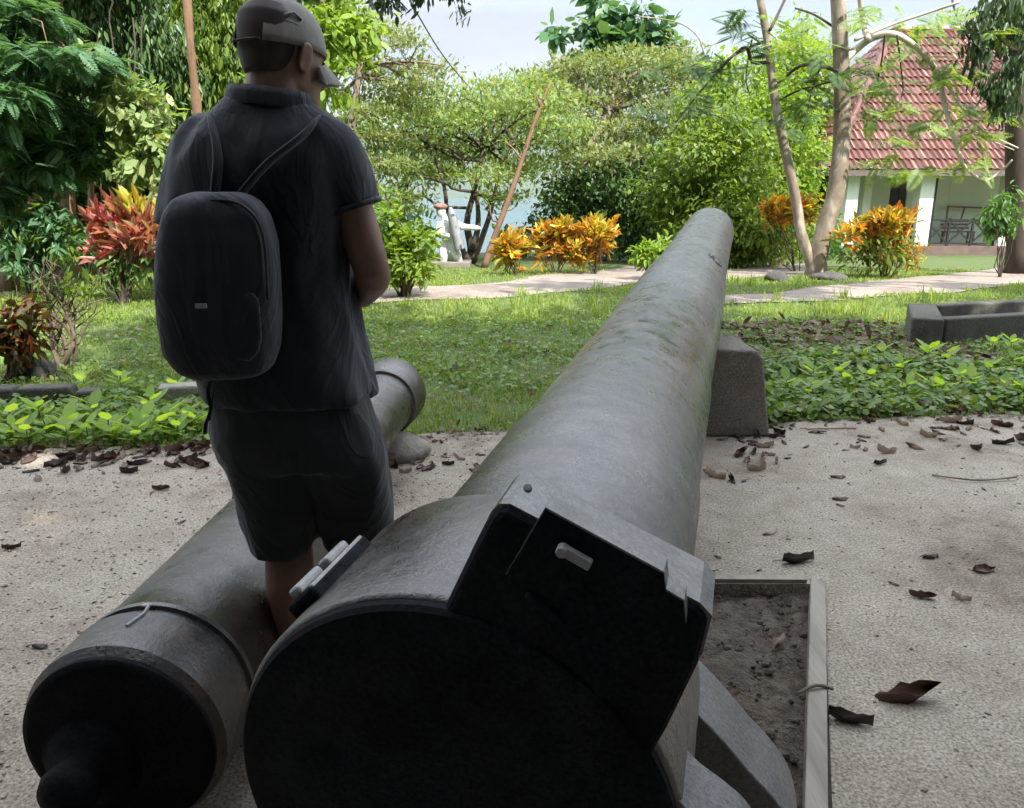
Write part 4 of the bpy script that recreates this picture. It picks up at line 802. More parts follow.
props(blades('lawn_grass', P, .07, .013, .7, GR2), 'sunlit yellow-green grass along the gravel path', 'grass')
P = field(400, 8.5, 13.5, 1., .6, 0, False); P = np.repeat(P[:60], 26, 0)+RNG.normal(size=(1560, 2))*.07
props(blades('grass_tufts', P, .22, .013, .35, GR2), 'taller loose tufts of grass before the gravel path', 'grass')
def cover(name, P, size, mat, h, label, asp=.75):
    n = len(P); z = zlawn(P); Q = np.column_stack([P, z+h*RNG.random(n)]); X = RNG.normal(size=(n, 3))*np.array([1, 1, .35]); Z = np.array([0, 0, 1.])+RNG.normal(size=(n, 3))*.35
    L = size*(.5+.9*RNG.random(n)); V, F = instance(LEAF6, Q, X, Z, L, L*asp); return props(from_np(name, V, F, mat), label, 'ground cover', None, 'stuff')
GC1 = leafmat('cover_leaf', [(.07, .13, .03), (.11, .19, .04), (.16, .25, .055), (.08, .15, .035), (.2, .22, .06)], .4, .3)
P = field(26000, 4.1, 9.0, 1.2, .8, True, 6.); cover('ground_cover', P, .042, GC1, .07, 'low round-leaved weeds spread through the lawn near the concrete')
P = field(60000, 4.2, 7.2, 1.0, .8); P = P[(P[:, 0] > .95) & (P[:, 1] < 6.4+.3*np.sin(P[:, 0]*3))][:14000]; cover('ground_cover', P, .055, GC1, .13, 'thick leafy weeds right of the concrete block')
P = field(40000, 4.1, 5.4, 1.0, .8); P = P[(P[:, 0] < -1.1)][:7000]; cover('ground_cover', P, .05, GC1, .10, 'thick leafy weeds in front of the kerb stones')
# broad-leaved seedlings, each a plant of its own
SEED = leafmat('seedling_leaf', [(.17, .30, .035), (.23, .36, .05), (.28, .38, .07), (.14, .26, .04)], .38, .48)
STEM = solid('green_stem', [(.1, .16, .04), (.14, .2, .06)], 10, .6, .2)
def seedling(name, label, group, base, hgt, nl, size):
    t = thing(name, label, 'seedling', base, group); mb = MB(); b = np.asarray(base, float); top = b+np.array([RNG.normal()*.02, RNG.normal()*.02, hgt*.7]); mb.tube(path(b-(0, 0, .03), top, .05, 4), [.005, .0045, .004, .003], 5); mb.build('stem', STEM, t)
    a = np.arange(nl)*2.4+RNG.uniform(0, 6); k = np.linspace(.45, 1, nl)
    Pp = b+np.outer(k, top-b); X = np.column_stack([np.cos(a), np.sin(a), .25+.75*k]); Z = np.tile([0, 0, 1.], (nl, 1))-X*.3; L = size*(.65+.5*RNG.random(nl))
    V, F = instance(LEAF6, Pp, X, Z, L, L*.52); from_np('foliage', V, F, SEED, t); return t
def seed_row(spots, label, group, h, s):
    for u, v in spots:
        g_ = G(u, v); seedling('seedling', label, group, (g_[0], g_[1], g_[2]-.03), h*RNG.uniform(.8, 1.2), int(RNG.integers(5, 9)), s)
seed_row([(12, 440), (28, 446), (48, 438), (66, 436), (86, 440), (108, 436), (120, 442), (140, 434), (158, 432), (172, 428), (188, 424), (150, 416), (96, 420), (40, 420), (70, 446), (178, 438), (196, 430), (10, 424), (134, 446)], 'bright broad-leaved seedling in the strip before the kerb on the left', 'seedlings in front of the kerb stones', .18, .14)
seed_row([(85, 392), (178, 396), (122, 390)], 'seedling growing between the kerb stones on the left', 'seedlings between the kerb stones', .18, .14)
seed_row([(790, 396), (812, 384), (838, 378), (850, 392), (872, 384), (880, 398), (905, 394), (896, 374), (990, 380), (1012, 372), (1004, 394), (975, 392), (960, 384), (830, 364), (860, 362), (880, 360), (806, 400), (930, 394), (948, 398), (1018, 398)], 'green leafy weed standing in the ground cover right of the block', 'weeds right of the concrete block', .18, .135)
seed_row([(924, 362), (946, 364)], 'seedling with upright paddle leaves in front of the concrete trough', 'paddle-leaved seedlings by the trough', .24, .15)
seed_row([(1010, 352), (1030, 350), (990, 350)], 'seedling at the right edge against the trough wall', 'seedlings against the trough wall', .2, .13)
# dead leaves
DRY = leafmat('dry_leaf', [(.085, .05, .032), (.14, .085, .055), (.2, .13, .09), (.055, .035, .028), (.26, .2, .15)], .65, .05, gain=1.0, tcol=(1, .7, .4))
DRY_P = leafmat('dry_leaf_pale', [(.34, .27, .21), (.42, .36, .30)], .7, .1, gain=1.0, tcol=(1, .8, .6))
DRY_D = solid('dry_leaf_dark', [(.03, .022, .018), (.07, .045, .035)], 30, .55, .3)
DRY_R = solid('dry_leaf_brown', [(.075, .038, .025), (.13, .07, .045), (.05, .03, .025)], 25, .55, .4)
def leaf_mesh(name, L, w, curl, twist, mat, seed):
    rg = np.random.default_rng(seed); n, m = 9, 5; V = []
    for i in range(n):
        t = i/(n-1); wd = w*math.sin(PI*(.04+.94*t)**.85)*.5; 
        for j in range(m):
            q = (j-(m-1)/2)/((m-1)/2); a = twist*(t-.5); x = (t-.5)*L; y = q*wd; z = curl*(q*q)*w*.75+curl*.5*L*(t-.5)**2+rg.normal()*.004
            V.append((x, y*math.cos(a)-z*math.sin(a), abs(y*math.sin(a)+z*math.cos(a))))
    F = [(i*m+j, (i+1)*m+j, (i+1)*m+j+1, i*m+j+1) for i in range(n-1) for j in range(m-1)]
    zs = [p[2] for p in V]; zm = max(zs)
    if seed % 2: V = [(p[0], p[1], (zm-p[2])*.8) for p in V]          # domed leaves rest on their rims
    q0 = sorted(p[2] for p in V)[len(V)//6]; V = [(p[0], p[1], p[2]-q0) for p in V]
    b = len(V); V += [(-L*.5, 0, V[2][2]), (-L*.5, .003, V[2][2]+.003), (-L*.72, .006, .004), (-L*.72, .002, .004)]; F.append((b, b+1, b+2, b+3))
    me = bpy.data.meshes.new(name); me.from_pydata(V, [], F); me.polygons.foreach_set('use_smooth', np.ones(len(F), bool)); me.materials.append(mat); return me
LM = [leaf_mesh('fallen_leaf', *a) for a in ((.09, .035, .55, .9, DRY_R, 1), (.11, .04, .9, -.7, DRY_D, 2), (.075, .032, .35, .4, DRY_P, 3), (.13, .045, 1.0, 1.4, DRY_R, 4), (.07, .026, .7, -1.2, DRY_D, 5), (.10, .03, 1.2, .3, DRY_P, 6), (.05, .02, .8, .8, DRY_D, 7), (.085, .04, .45, 0, DRY_R, 8))]
def fallen(x, y, mi, sc, rz, label, group=None, rx=0, ry=0, z=.002):
    o = bpy.data.objects.new('fallen_leaf', LM[mi]); COL.objects.link(o); o.location = (x, y, z); o.scale = (sc, sc, sc); o.rotation_euler = (rx, ry, rz); return props(o, label, 'leaf', group)
GX = lambda u, v: G(u, v)[:2]
special = [((910, 700), 3, 1.25, .3, 'large brown curled leaf with one end standing up, near the lower right', .0, -.35), ((850, 722), 1, 1.0, -.5, 'dark leaf with a pale twisted stalk beside the timber rail', 0, 0), ((983, 571), 7, 1.0, .1, 'rounded black cupped leaf alone near the right edge', .4, 0), ((798, 562), 1, 1.2, .1, 'long dark crumpled leaf just beyond the end of the pit', 0, 0), ((706, 575), 4, 1.2, .3, 'dark shrivelled leaf between the gun and the far end of the pit', 0, 0), ((770, 533), 2, 1.1, .6, 'pale whitish curled leaf between the gun and the pit', 0, 0), ((922, 598), 3, .62, 0, 'small brown leaf with curled ends, right of the pit corner', 0, 0), ((961, 600), 5, .62, -.7, 'narrow grey rolled leaf beside the small brown curled one', 0, 0), ((780, 636), 0, 1.0, 1.0, 'reddish dead leaf lying on the dirt of the pit', 0, 0), ((840, 500), 0, .8, .1, 'flat brown leaf in the middle of the concrete right of the gun', 0, 0), ((838, 478), 0, .8, 0, 'brown leaf with a raised rim behind the flat brown one', 0, 0), ((930, 558), 6, 1.3, .3, 'slim dark leaf left of the rounded black one', 0, 0), ((880, 464), 1, .75, .2, 'dark crumpled leaf on the concrete right of the block', 0, 0), ((846, 450), 2, .8, .5, 'small pale oval leaf on the concrete right of the block', 0, 0), ((728, 690), 5, .7, .2, 'long pale straw-like leaf on the dirt beside the gun foot', 0, 0), ((161, 490), 3, .6, .4, 'curled brown leaf alone on the gravel left of the man', 0, 0), ((12, 549), 1, .6, .2, 'dark leaf flat on the gravel at the left edge', 0, 0), ((40, 648), 6, 1.0, .1, 'small dark leaf near the breech of the old cannon', 0, 0)]
for (uv, mi, sc, rz, lab, rx, ry) in special:
    x, y = GX(*uv); inp = uv in ((780, 636), (728, 690)); fallen(x, y, mi, sc, rz, lab, None, rx, ry, -.02 if inp else .004)
for k in range(112):
    u = RNG.uniform(700, 1040); v = 404+46*RNG.random()**1.7+max(0, RNG.normal()*6); x, y = GX(u, v); fallen(x, y, int(RNG.integers(0, 8)), RNG.uniform(.6, 1.25), RNG.uniform(0, 6.3), 'dry leaf scattered along the far edge of the concrete right of the gun', 'dry leaves along the far edge, right of the gun', RNG.normal()*.2, RNG.normal()*.2)
for k in range(20):
    u = RNG.uniform(705, 800); v = RNG.uniform(436, 482); x, y = GX(u, v); fallen(x, y, int(RNG.integers(0, 8)), RNG.uniform(.55, 1.2), RNG.uniform(0, 6.3), 'dry leaf in the drift at the foot of the concrete block', 'dry leaves at the foot of the block', RNG.normal()*.2, RNG.normal()*.2)
for k in range(14):
    u = RNG.uniform(700, 1030); v = RNG.uniform(450, 620); x, y = GX(u, v); fallen(x, y, int(RNG.choice([4, 6, 0, 6])), RNG.uniform(.25, .6), RNG.uniform(0, 6.3), 'small dry leaf scrap on the open concrete right of the gun', 'leaf scraps on the concrete right of the gun')
for k in range(84):
    u = RNG.uniform(-10, 230); v = 452+22*RNG.random()**2+max(0, RNG.normal()*5)-(6 if u > 150 else 0); x, y = GX(u, v); fallen(x, y, int(RNG.choice([0, 1, 3, 4, 7, 6])), RNG.uniform(.6, 1.2), RNG.uniform(0, 6.3), 'dark dry leaf along the edge of the gravel on the left', 'dry leaves along the left gravel edge', RNG.normal()*.2, RNG.normal()*.2)
for k in range(36):
    u = RNG.uniform(385, 490); v = RNG.uniform(428, 475); x, y = GX(u, v); fallen(x, y, int(RNG.choice([0, 1, 2, 4, 7, 5])), RNG.uniform(.45, 1.0), RNG.uniform(0, 6.3), 'dry leaf between the two gun barrels near the grass', 'dry leaves between the barrels', RNG.normal()*.2, RNG.normal()*.2)
for k in range(12):
    u = RNG.uniform(-10, 220); v = RNG.uniform(470, 680); x, y = GX(u, v)
    if not (abs(x+.8) < .3): fallen(x, y, int(RNG.choice([4, 6, 6])), RNG.uniform(.25, .6), RNG.uniform(0, 6.3), 'tiny dark leaf scrap on the gravel left of the old cannon', 'leaf scraps on the left gravel')
# loose litter under the weeds and on the bare patch of lawn
P = field(60000, 4.2, 9, 1.0, .85); u_ = P[:, 0]/P[:, 1]; m_ = ((P[:, 0] > 1.5) & (P[:, 1] > 6.2) & (P[:, 1] < 8.6) & (P[:, 0] < 4.2)) | (RNG.random(len(P)) < .012)
P = P[m_][:2600]; n = len(P); Q = np.column_stack([P, zlawn(P)+.03+.03*RNG.random(n)]); X = RNG.normal(size=(n, 3))*(1, 1, .3); Z = np.array([0, 0, 1.])+RNG.normal(size=(n, 3))*.4; L = .09*(.5+RNG.random(n)); Vv, Ff = instance(LEAF6, Q, X, Z, L, L*.45)
props(from_np('leaf_litter', Vv, Ff, DRY), 'brown leaf litter on the bare patch of lawn behind the weeds', 'leaf litter', None, 'stuff')
P = np.column_stack([RNG.uniform(-6, 8, 9000), np.zeros(9000)]); P[:, 1] = np.interp(P[:, 0], farx, fary)+RNG.normal(size=9000)*.07-.02; P = P[(P[:, 0] < -.9) | (RNG.random(9000) < .5)][:2400]; n = len(P)
Q = np.column_stack([P, .005+.015*RNG.random(n)]); X = RNG.normal(size=(n, 3))*(1, 1, .25); Z = np.array([0, 0, 1.])+RNG.normal(size=(n, 3))*.3; L = .035*(.4+1.2*RNG.random(n)); Vv, Ff = instance(LEAF6, Q, X, Z, L, L*.45)
props(from_np('leaf_litter', Vv, Ff, DRY), 'crumbled dark litter along the line where concrete meets grass', 'leaf litter', None, 'stuff')
# pebbles and crumbs on the dirt of the pit
mb = MB()
for k in range(420):
    s, t_ = RNG.random(2); p = (HOLE[0]*(1-s)+HOLE[1]*s)*(1-t_)+(HOLE[3]*(1-s)+HOLE[2]*s)*t_; r = .003+.010*RNG.random()**3; mb.sphere((p[0], p[1], -.035), (r*1.3, r, r*.8), 6, 4)
props(mb.build('pit_crumbs', M_DIRT), 'dark crumbs of soil scattered over the dirt of the pit', 'soil crumbs', None, 'stuff')
def gravel(name, n, x0, x1, y0, y1, r0, mat, label):
    oc = np.array([(1, 0, 0), (0, 1, 0), (-1, 0, 0), (0, -1, 0), (0, 0, 1), (0, 0, -.6)]); fc = np.array([(0, 1, 4), (1, 2, 4), (2, 3, 4), (3, 0, 4), (1, 0, 5), (2, 1, 5), (3, 2, 5), (0, 3, 5)])
    y = RNG.uniform(y0, y1, n); x = RNG.uniform(x0, x1, n); ok = (y < np.interp(x, farx, fary)-.02) & ~inpoly(x, y, [tuple(h[:2]) for h in HOLE]); x, y = x[ok], y[ok]; n = len(x)
    r = r0*(.5+1.5*RNG.random(n)**2.5); a = RNG.uniform(0, 6.3, n); d = oc[None]*(1+.35*RNG.normal(size=(n, 6, 1)))*np.stack([r*1.2, r*.9, r*.6], 1)[:, None, :]
    c, s = np.cos(a)[:, None], np.sin(a)[:, None]; V = np.stack([d[..., 0]*c-d[..., 1]*s+x[:, None], d[..., 0]*s+d[..., 1]*c+y[:, None], d[..., 2]+r[:, None]*.15], 2)
    props(from_np(name, V.reshape(-1, 3), (fc[None]+(np.arange(n)*6)[:, None, None]).reshape(-1, 3), mat), label, 'gravel', None, 'stuff')
M_PEB = leafmat('pebbles', [(.19, .155, .12), (.27, .225, .175), (.36, .30, .24), (.46, .41, .34), (.24, .19, .145)], .85, -.08, gain=1.)
gravel('loose_gravel', 15000, -4.2, -.1, 1.0, 4.6, .0040, M_PEB, 'loose gravel and grit over the left side of the yard')
gravel('loose_gravel', 4000, .3, 4.6, 1.2, 5.2, .0036, M_PEB, 'fine grit scattered over the concrete right of the gun')
def stick(label, pts, r):
    P = np.array([(*GX(u, v), .006+h) for u, v, h in pts]); mb = MB(); mb.tube(spline(P, 3), r, 5); o = mb.build('stick', BARK_P, None, True, org=tuple(P[0])); props(o, label, 'stick')
stick('long thin curved stick on the concrete near the right edge', [(932, 476, 0), (955, 481, .01), (980, 482, .004), (1016, 480, .01)], .005)
stick('thin straight twig on the concrete just right of the block', [(806, 430, .0), (830, 430, .004), (856, 429, 0)], .004)
stick('pale bent twig lying over the timber rail of the pit', [(796, 702, .02), (815, 698, .035), (832, 697, .02)], .005)
M_ROCK = solid('dark_rock', [(.04, .04, .035), (.10, .095, .085)], 6, .9, .8, 20, bdist=.03)
for (u, y, r, lab) in ((777, 13.6, (.22, .15, .12), 'dark stone in the grass left of the twin-stemmed tree'), (830, 14.0, (.35, .2, .10), 'dark stone at the foot of the twin-stemmed tree'), (45, 5.85, (.10, .08, .11), 'small brown stone beside the dark shrub on the left')):
    b = B(u, y); mb = MB(); mb.sphere(b+(0, 0, r[2]*.6), r, 16, 10); o = mb.build('stone', M_ROCK, None, True, org=tuple(b)); props(o, lab, 'stone')
    for v in o.data.vertices: v.co += v.co.normalized()*r[0]*.25*noise.noise(v.co*(1.2/r[0]))
# ------------------------------------------------------------------ the white statue
M_STAT = solid('white_statue_paint', [(.62, .63, .64), (.78, .79, .8)], 4, .7, .3, 20)
M_SHELL = solid('grey_shell', [(.16, .17, .18), (.26, .27, .28)], 5, .6, .3)
M_HAT = solid('red_helmet', [(.25, .12, .11), (.36, .2, .18)], 6, .7, .2)
YS = 19.0; st = thing('statue', 'white statue of a soldier carrying a grey shell, one arm stretched out', 'statue', B(450, YS))
q = lambda u, v, d=0: W(u, v, YS+d)
mb = MB()
mb.tube([q(448, 244), q(447, 236), q(446, 228), q(446, 222)], [.17, .18, .22, .17], 12, flat=.75); mb.sphere(q(441, 211), (.12, .13, .16))
mb.tube([q(446, 222), q(444, 217), q(442, 212)], [.10, .075, .075], 8)
mb.tube([q(444, 243), q(444, 256, -.1), q(443, 271, 0)], [.13, .11, .07], 10); mb.tube([q(452, 243), q(457, 255, -.15), q(461, 271, .1)], [.13, .11, .07], 10)
mb.tube([q(452, 222), q(463, 227, -.2), q(477, 228, -.3)], [.10, .085, .06], 8); mb.sphere(q(478, 228, -.3), (.07, .06, .05)); mb.tube([q(440, 223), q(438, 234, -.2), q(450, 236, -.3)], [.09, .075, .06], 8)
mb.tube([q(443, 272), q(447, 273, -.25)], [.07, .06], 8); mb.tube([q(461, 272, .1), q(465, 273, -.15)], [.07, .06], 8)
o = mb.build('figure', M_STAT, st); remesh(o, .02, 2)
mb = MB(); mb.sphere(q(440.5, 206.5), (.17, .18, .08), 16, 8); mb.build('helmet', M_HAT, st, True)
mb = MB(); a, b = q(450, 207, -.3), q(460, 250, -.35); d = nrm(b-a); x = nrm(np.cross(d, [0, 1, 0])); L_ = np.linalg.norm(b-a); mb.lathe([(0, .03), (.1, .08), (.25, .11), (L_-.02, .12), (L_, .10), (L_, .01)], a, d, x, np.cross(x, d), 16); mb.build('shell', M_SHELL, st, True, auto=40)
mb = MB(); b = B(450, YS); mb.box(b+(0, 0, .02), (1.0, .8, .24)); mb.build('plinth', M_CONC, st, bevel=.02)
# ------------------------------------------------------------------ tree over and behind the camera: mostly unseen, added to shade the foreground
CAN = leafmat('leaf_canopy', [(.02, .045, .014), (.035, .07, .02), (.05, .09, .025)], .5, .12, gain=1.)
bt = thing('shade_tree', 'tree with dark twigs above the man, its huge unseen crown added for shade', 'tree', (3.2, -3.6, -.05))
mb = MB(); trunk = spline([(3.2, -3.6, -.2), (3.1, -3.5, 1.5), (3.2, -3.2, 3.5), (3.4, -2.8, 6), (3.2, -3.2, 9.4)], 4); mb.tube(trunk, np.linspace(.6, .4, len(trunk)), 14)
tips = []
for e in ((.5, 3.6, 7.2), (3.0, .2, 10.6), (6.5, .4, 10.8), (9.5, -1.5, 10.6), (-1.5, -3.5, 10), (7, -6, 10.5), (-4.5, -5.5, 9), (2.0, -6, 10.8)):
    p = path((3.3, -2.9, 5.6), e, .05, 8, .08); mb.tube(p, np.linspace(.26, .05, 8), 8); tips.append(p)
for u0, v0, y0 in ((415, 2, 4.6), (462, -4, 4.6)):
    e = W(u0, v0-14, y0); p = path((.5, 3.6, 7.2), e, .06, 8); mb.tube(p, np.linspace(.03, .005, 8), 6)
mb.build('trunk', BARK_D, bt, True)
cl = []
for k in range(100):
    x, y = RNG.uniform(.6, 11.2), RNG.uniform(-9, .5)
    if x < 2.3 and y > -2.3: continue
    cl.append((np.array([x, y, 11+RNG.normal()*.5-.015*((x-5)**2+(y+4)**2)]), np.array([1.3, 1.3, .6])*RNG.uniform(.7, 1.15)))
for k in range(46):
    cl.append((np.array([RNG.uniform(-8.5, .8), RNG.uniform(-9, -2.5), 10+RNG.normal()*.5]), np.array([1.3, 1.3, .6])*RNG.uniform(.7, 1.15)))
for k in range(20):   # ragged unseen boughs added to dapple the lawn
    cl.append((np.array([RNG.uniform(3.5, 14.5), RNG.uniform(1.3, 5.4), 11.2+RNG.normal()*.4]), np.array([.75, .75, .35])*RNG.uniform(.6, 1.2)))
leaves('crown', 62000, cl, .40, CAN, bt, .5, .5, tw=.3)
cl = []
for k in range(330):   # unseen foliage wall added behind the camera to block back light
    a = RNG.uniform(-1.8, 1.8); R_ = RNG.uniform(5.4, 7.4); cl.append((np.array([1+R_*math.sin(a)*1.25, .2-R_*math.cos(a)*.9, RNG.uniform(-.1, 10.6)]), np.array([1.1, .9, 1.0])*RNG.uniform(.7, 1.2)))
leaves('crown', 100000, cl, .40, CAN, bt, .5, .7, tw=.3)
TWG = [ell(u, v, 4.6+.15*math.sin(u), a, b) for u, v, a, b in ((380, 2, 8, 5), (392, 6, 9, 7), (404, 14, 6, 7), (411, 3, 7, 7), (384, -8, 14, 6), (400, -14, 16, 10), (420, -14, 10, 10), (459, 4, 3, 5), (463, 12, 3, 5), (452, -6, 10, 8), (440, -18, 20, 8))]
leaves('crown', 520, TWG, .045, CAN, bt, .42, .9, tw=.025, per=6)
# ------------------------------------------------------------------ the man
YM = 1.87
def M(u, v, dy=0.): return W(u, v, YM+dy)
def scl(p): return float((p-CAM)@CF)/FPX
def ringp(u, v, hw, dep, dy=0., n=32, ex=2.4, tilt=0.):
    c = M(u, v, dy); s = scl(c); out = []
    for k in range(n):
        a = 2*PI*k/n; ca, sa = math.cos(a), math.sin(a); x = math.copysign(abs(ca)**(2/ex), ca)*hw*s; y = math.copysign(abs(sa)**(2/ex), sa)*dep
        out.append(c+np.array([x, y, tilt*x]))
    return out
def skin_mat(name, a, b):
    m, nt, out = new_mat(name); p = N(nt, 'ShaderNodeBsdfPrincipled'); v = coords(nt)
    c = ramp(nt, noise_tex(nt, v, 14, 5), [(.3, a), (.7, b)]); nt.links.new(c, p.inputs['Base Color']); p.inputs['Roughness'].default_value = .5
    p.inputs['Subsurface Weight'].default_value = .08; p.inputs['Subsurface Radius'].default_value = (.01, .004, .002)
    nt.links.new(bump(nt, noise_tex(nt, v, 180, 3), .25, .001), p.inputs['Normal']); nt.links.new(p.outputs[0], out.inputs[0]); return m
M_SKIN = skin_mat('skin', (.20, .105, .07), (.29, .16, .115))
def cloth(name, a, b, streak=None, rough=.8, fold=.38):
    m, nt, out = new_mat(name); p = N(nt, 'ShaderNodeBsdfPrincipled'); v = coords(nt)
    c = ramp(nt, noise_tex(nt, v, 9, 5), [(.35, a), (.65, b)])
    if streak:
        vs = coords(nt, (7, 7, 1.6)); k = ramp(nt, noise_tex(nt, vs, 3.0, 3, .5), [(.615, (0, 0, 0)), (.65, (1, 1, 1))]); c = mixc(nt, c, streak, k)
    nt.links.new(c, p.inputs['Base Color']); p.inputs['Roughness'].default_value = rough; p.inputs['Sheen Weight'].default_value = .15
    w = N(nt, 'ShaderNodeTexWave'); w.inputs['Scale'].default_value = 260; nt.links.new(v, w.inputs['Vector'])
    wv = coords(nt, (1.0, 1.0, .55)); n0 = N(nt, 'ShaderNodeTexNoise'); n0.inputs['Scale'].default_value = 5.5; n0.inputs['Detail'].default_value = 4; n0.inputs['Distortion'].default_value = 1.2; nt.links.new(wv, n0.inputs['Vector'])
    rd = ramp(nt, n0.outputs[0], [(.30, (0, 0, 0)), (.48, (.75, .75, .75)), (.52, (1, 1, 1)), (.58, (.7, .7, .7)), (.75, (.1, .1, .1))])
    nt.links.new(bump(nt, noise_tex(nt, v, 300, 2), .3, .001, bump(nt, rd, fold, .02)), p.inputs['Normal']); nt.links.new(p.outputs[0], out.inputs[0]); return m
M_SHIRT = cloth('navy_cloth', (.008, .010, .017), (.014, .017, .027))
M_SHORT = cloth('grey_green_cloth', (.011, .015, .017), (.018, .023, .025))
M_CAP = cloth('cap_cloth', (.20, .185, .17), (.27, .25, .23), fold=.1); M_HAIR = cloth('hair', (.03, .022, .018), (.06, .042, .033), fold=.02)
M_PACK = cloth('pack_cloth', (.007, .009, .015), (.012, .014, .023), rough=.85); M_PACK2 = cloth('pack_trim', (.009, .011, .017), (.014, .017, .025), rough=.85)
M_SHOE = cloth('shoe', (.03, .028, .026), (.06, .055, .05)); M_LOGO = solid('reflective_patch', [(.22, .23, .25), (.34, .35, .37)], 20, .4, .1)
man = thing('person', 'man seen from behind in cap, dark shirt and shorts, standing between the guns', 'person', (M(300, 690)[0], YM, 0))
mb = MB()
# trunk of the body under the clothes
mb.rings([ringp(u, v, hw, d, dy) for u, v, hw, d, dy in ((297, 440, 62, .095, 0), (293, 405, 68, .11, 0), (284, 370, 66, .105, 0), (272, 310, 66, .10, 0), (264, 250, 72, .11, 0), (262, 200, 78, .115, 0), (262, 160, 80, .105, 0), (263, 132, 72, .085, 0), (266, 112, 48, .07, .0), (270, 100, 30, .06, .005))])
hc = M(281, 58, .02); hs = scl(hc); yawh = math.radians(30); pit = math.radians(-10)
Fh = np.array([math.sin(yawh)*math.cos(pit), math.cos(yawh)*math.cos(pit), math.sin(pit)]); Rh = np.array([math.cos(yawh), -math.sin(yawh), 0]); Uh = np.cross(Rh, Fh)
HL = lambda r, f, z: hc+Rh*r+Fh*f+Uh*z
def hring(z, w, d, f, n=28, ex=2.15): return [HL(math.copysign(abs(math.cos(2*PI*k/n))**(2/ex), math.cos(2*PI*k/n))*w, f+math.copysign(abs(math.sin(2*PI*k/n))**(2/ex), math.sin(2*PI*k/n))*d, z) for k in range(n)]
mb.rings([hring(*a) for a in ((-.118, .030, .030, .068), (-.108, .044, .045, .058), (-.09, .055, .060, .045), (-.065, .063, .078, .026), (-.03, .070, .090, .010), (.0, .074, .096, .003), (.04, .077, .099, 0), (.07, .073, .093, -.003), (.095, .056, .071, -.004), (.113, .028, .036, -.004))])
nb = M(268, 112); mb.tube([nb+(0, .0, -.05), nb, HL(0, -.022, -.12), HL(0, -.018, -.06), HL(0, -.005, -.02)], [.075, .064, .060, .060, .058], 18)
mb.tube([HL(0, .097, .02), HL(0, .108, -.005), HL(0, .122, -.03), HL(0, .100, -.038)], [.010, .012, .016, .012], 10)       # nose
for sd in (1, -1):
    mb.sphere(HL(sd*.017, .102, -.034), (.010, .012, .009)); mb.tube([HL(sd*.012, .098, .03), HL(sd*.035, .095, .034), HL(sd*.058, .075, .027)], [.009, .011, .008], 8)
    mb.sphere(HL(sd*.048, .074, -.02), (.018, .018, .016))
    ear = []
    for r_, f0, a_, b_ in ((.068, .004, .014, .024), (.080, -.004, .019, .031), (.089, -.012, .021, .034), (.093, -.016, .018, .031), (.090, -.013, .009, .019)):
        ear.append([HL(sd*(r_+.006*math.sin(2*PI*k/18)), f0+a_*math.cos(2*PI*k/18), -.010+b_*math.sin(2*PI*k/18)) for k in range(18)])
    mb.rings(ear)
mb.tube([HL(-.024, .088, -.064), HL(0, .097, -.062), HL(.024, .088, -.064)], [.005, .008, .005], 8); mb.tube([HL(-.020, .086, -.074), HL(0, .095, -.074), HL(.020, .086, -.074)], [.005, .008, .005], 8)
# arms
def arm(pts, radii): mb.tube(spline(pts, 4), np.interp(np.linspace(0, 1, (len(pts)-1)*4+1), np.linspace(0, 1, len(pts)), radii), 18)
Rsh, Rel, Rwr = M(328, 148), M(371, 268, -.01), M(362, 298, .20)
arm([M(310, 140), Rsh, M(350, 204, -.005), Rel, (Rel+Rwr)/2+np.array([.012, 0, .004]), Rwr], [.055, .058, .050, .043, .042, .028])
Lsh, Lel, Lwr = M(205, 152), M(184, 268, .02), M(286, 292, .25)
arm([M(222, 142), Lsh, M(191, 205, .0), Lel, (Lel+Lwr)/2, Lwr], [.055, .058, .050, .043, .042, .028])
def hand(wr, d, up, th):
    """palm, four curled fingers of unequal length and a thumb"""
    d = nrm(d); s = nrm(np.cross(d, up)); n = np.cross(s, d)   # s = across the palm, n = back of the hand
    rs = []
    for t, w, h in ((-.01, .026, .020), (.02, .033, .018), (.055, .040, .015), (.085, .041, .013), (.092, .036, .010)):
        rs.append([wr+d*t+s*math.cos(2*PI*k/16)*w+n*math.sin(2*PI*k/16)*h for k in range(16)])
    mb.rings(rs)
    for i, (o, L) in enumerate(((-.030, .066), (-.010, .076), (.010, .072), (.029, .058))):
        p = wr+d*.078+s*o; a = .0; pts = [p]
        for seg, bend in ((.45, .55), (.32, .75), (.23, .6)):
            a += bend; p = p+(d*math.cos(a)-n*math.sin(a))*L*seg; pts.append(p)
        mb.tube(spline(pts, 3), np.linspace(.0092, .0072, len(pts)*3-2), 10)
    p = wr+d*.018+s*th*.03; mb.tube(spline([p, p+s*th*.026+d*.022-n*.012, p+s*th*.030+d*.048-n*.03, p+s*th*.020+d*.070-n*.045], 3), np.linspace(.013, .009, 10), 10)
hand(Rwr, np.array([-.35, .75, .15]), np.array([.75, .1, .65]), -1)
hand(Lwr, np.array([.45, .8, .15]), np.array([-.75, .1, .65]), 1)
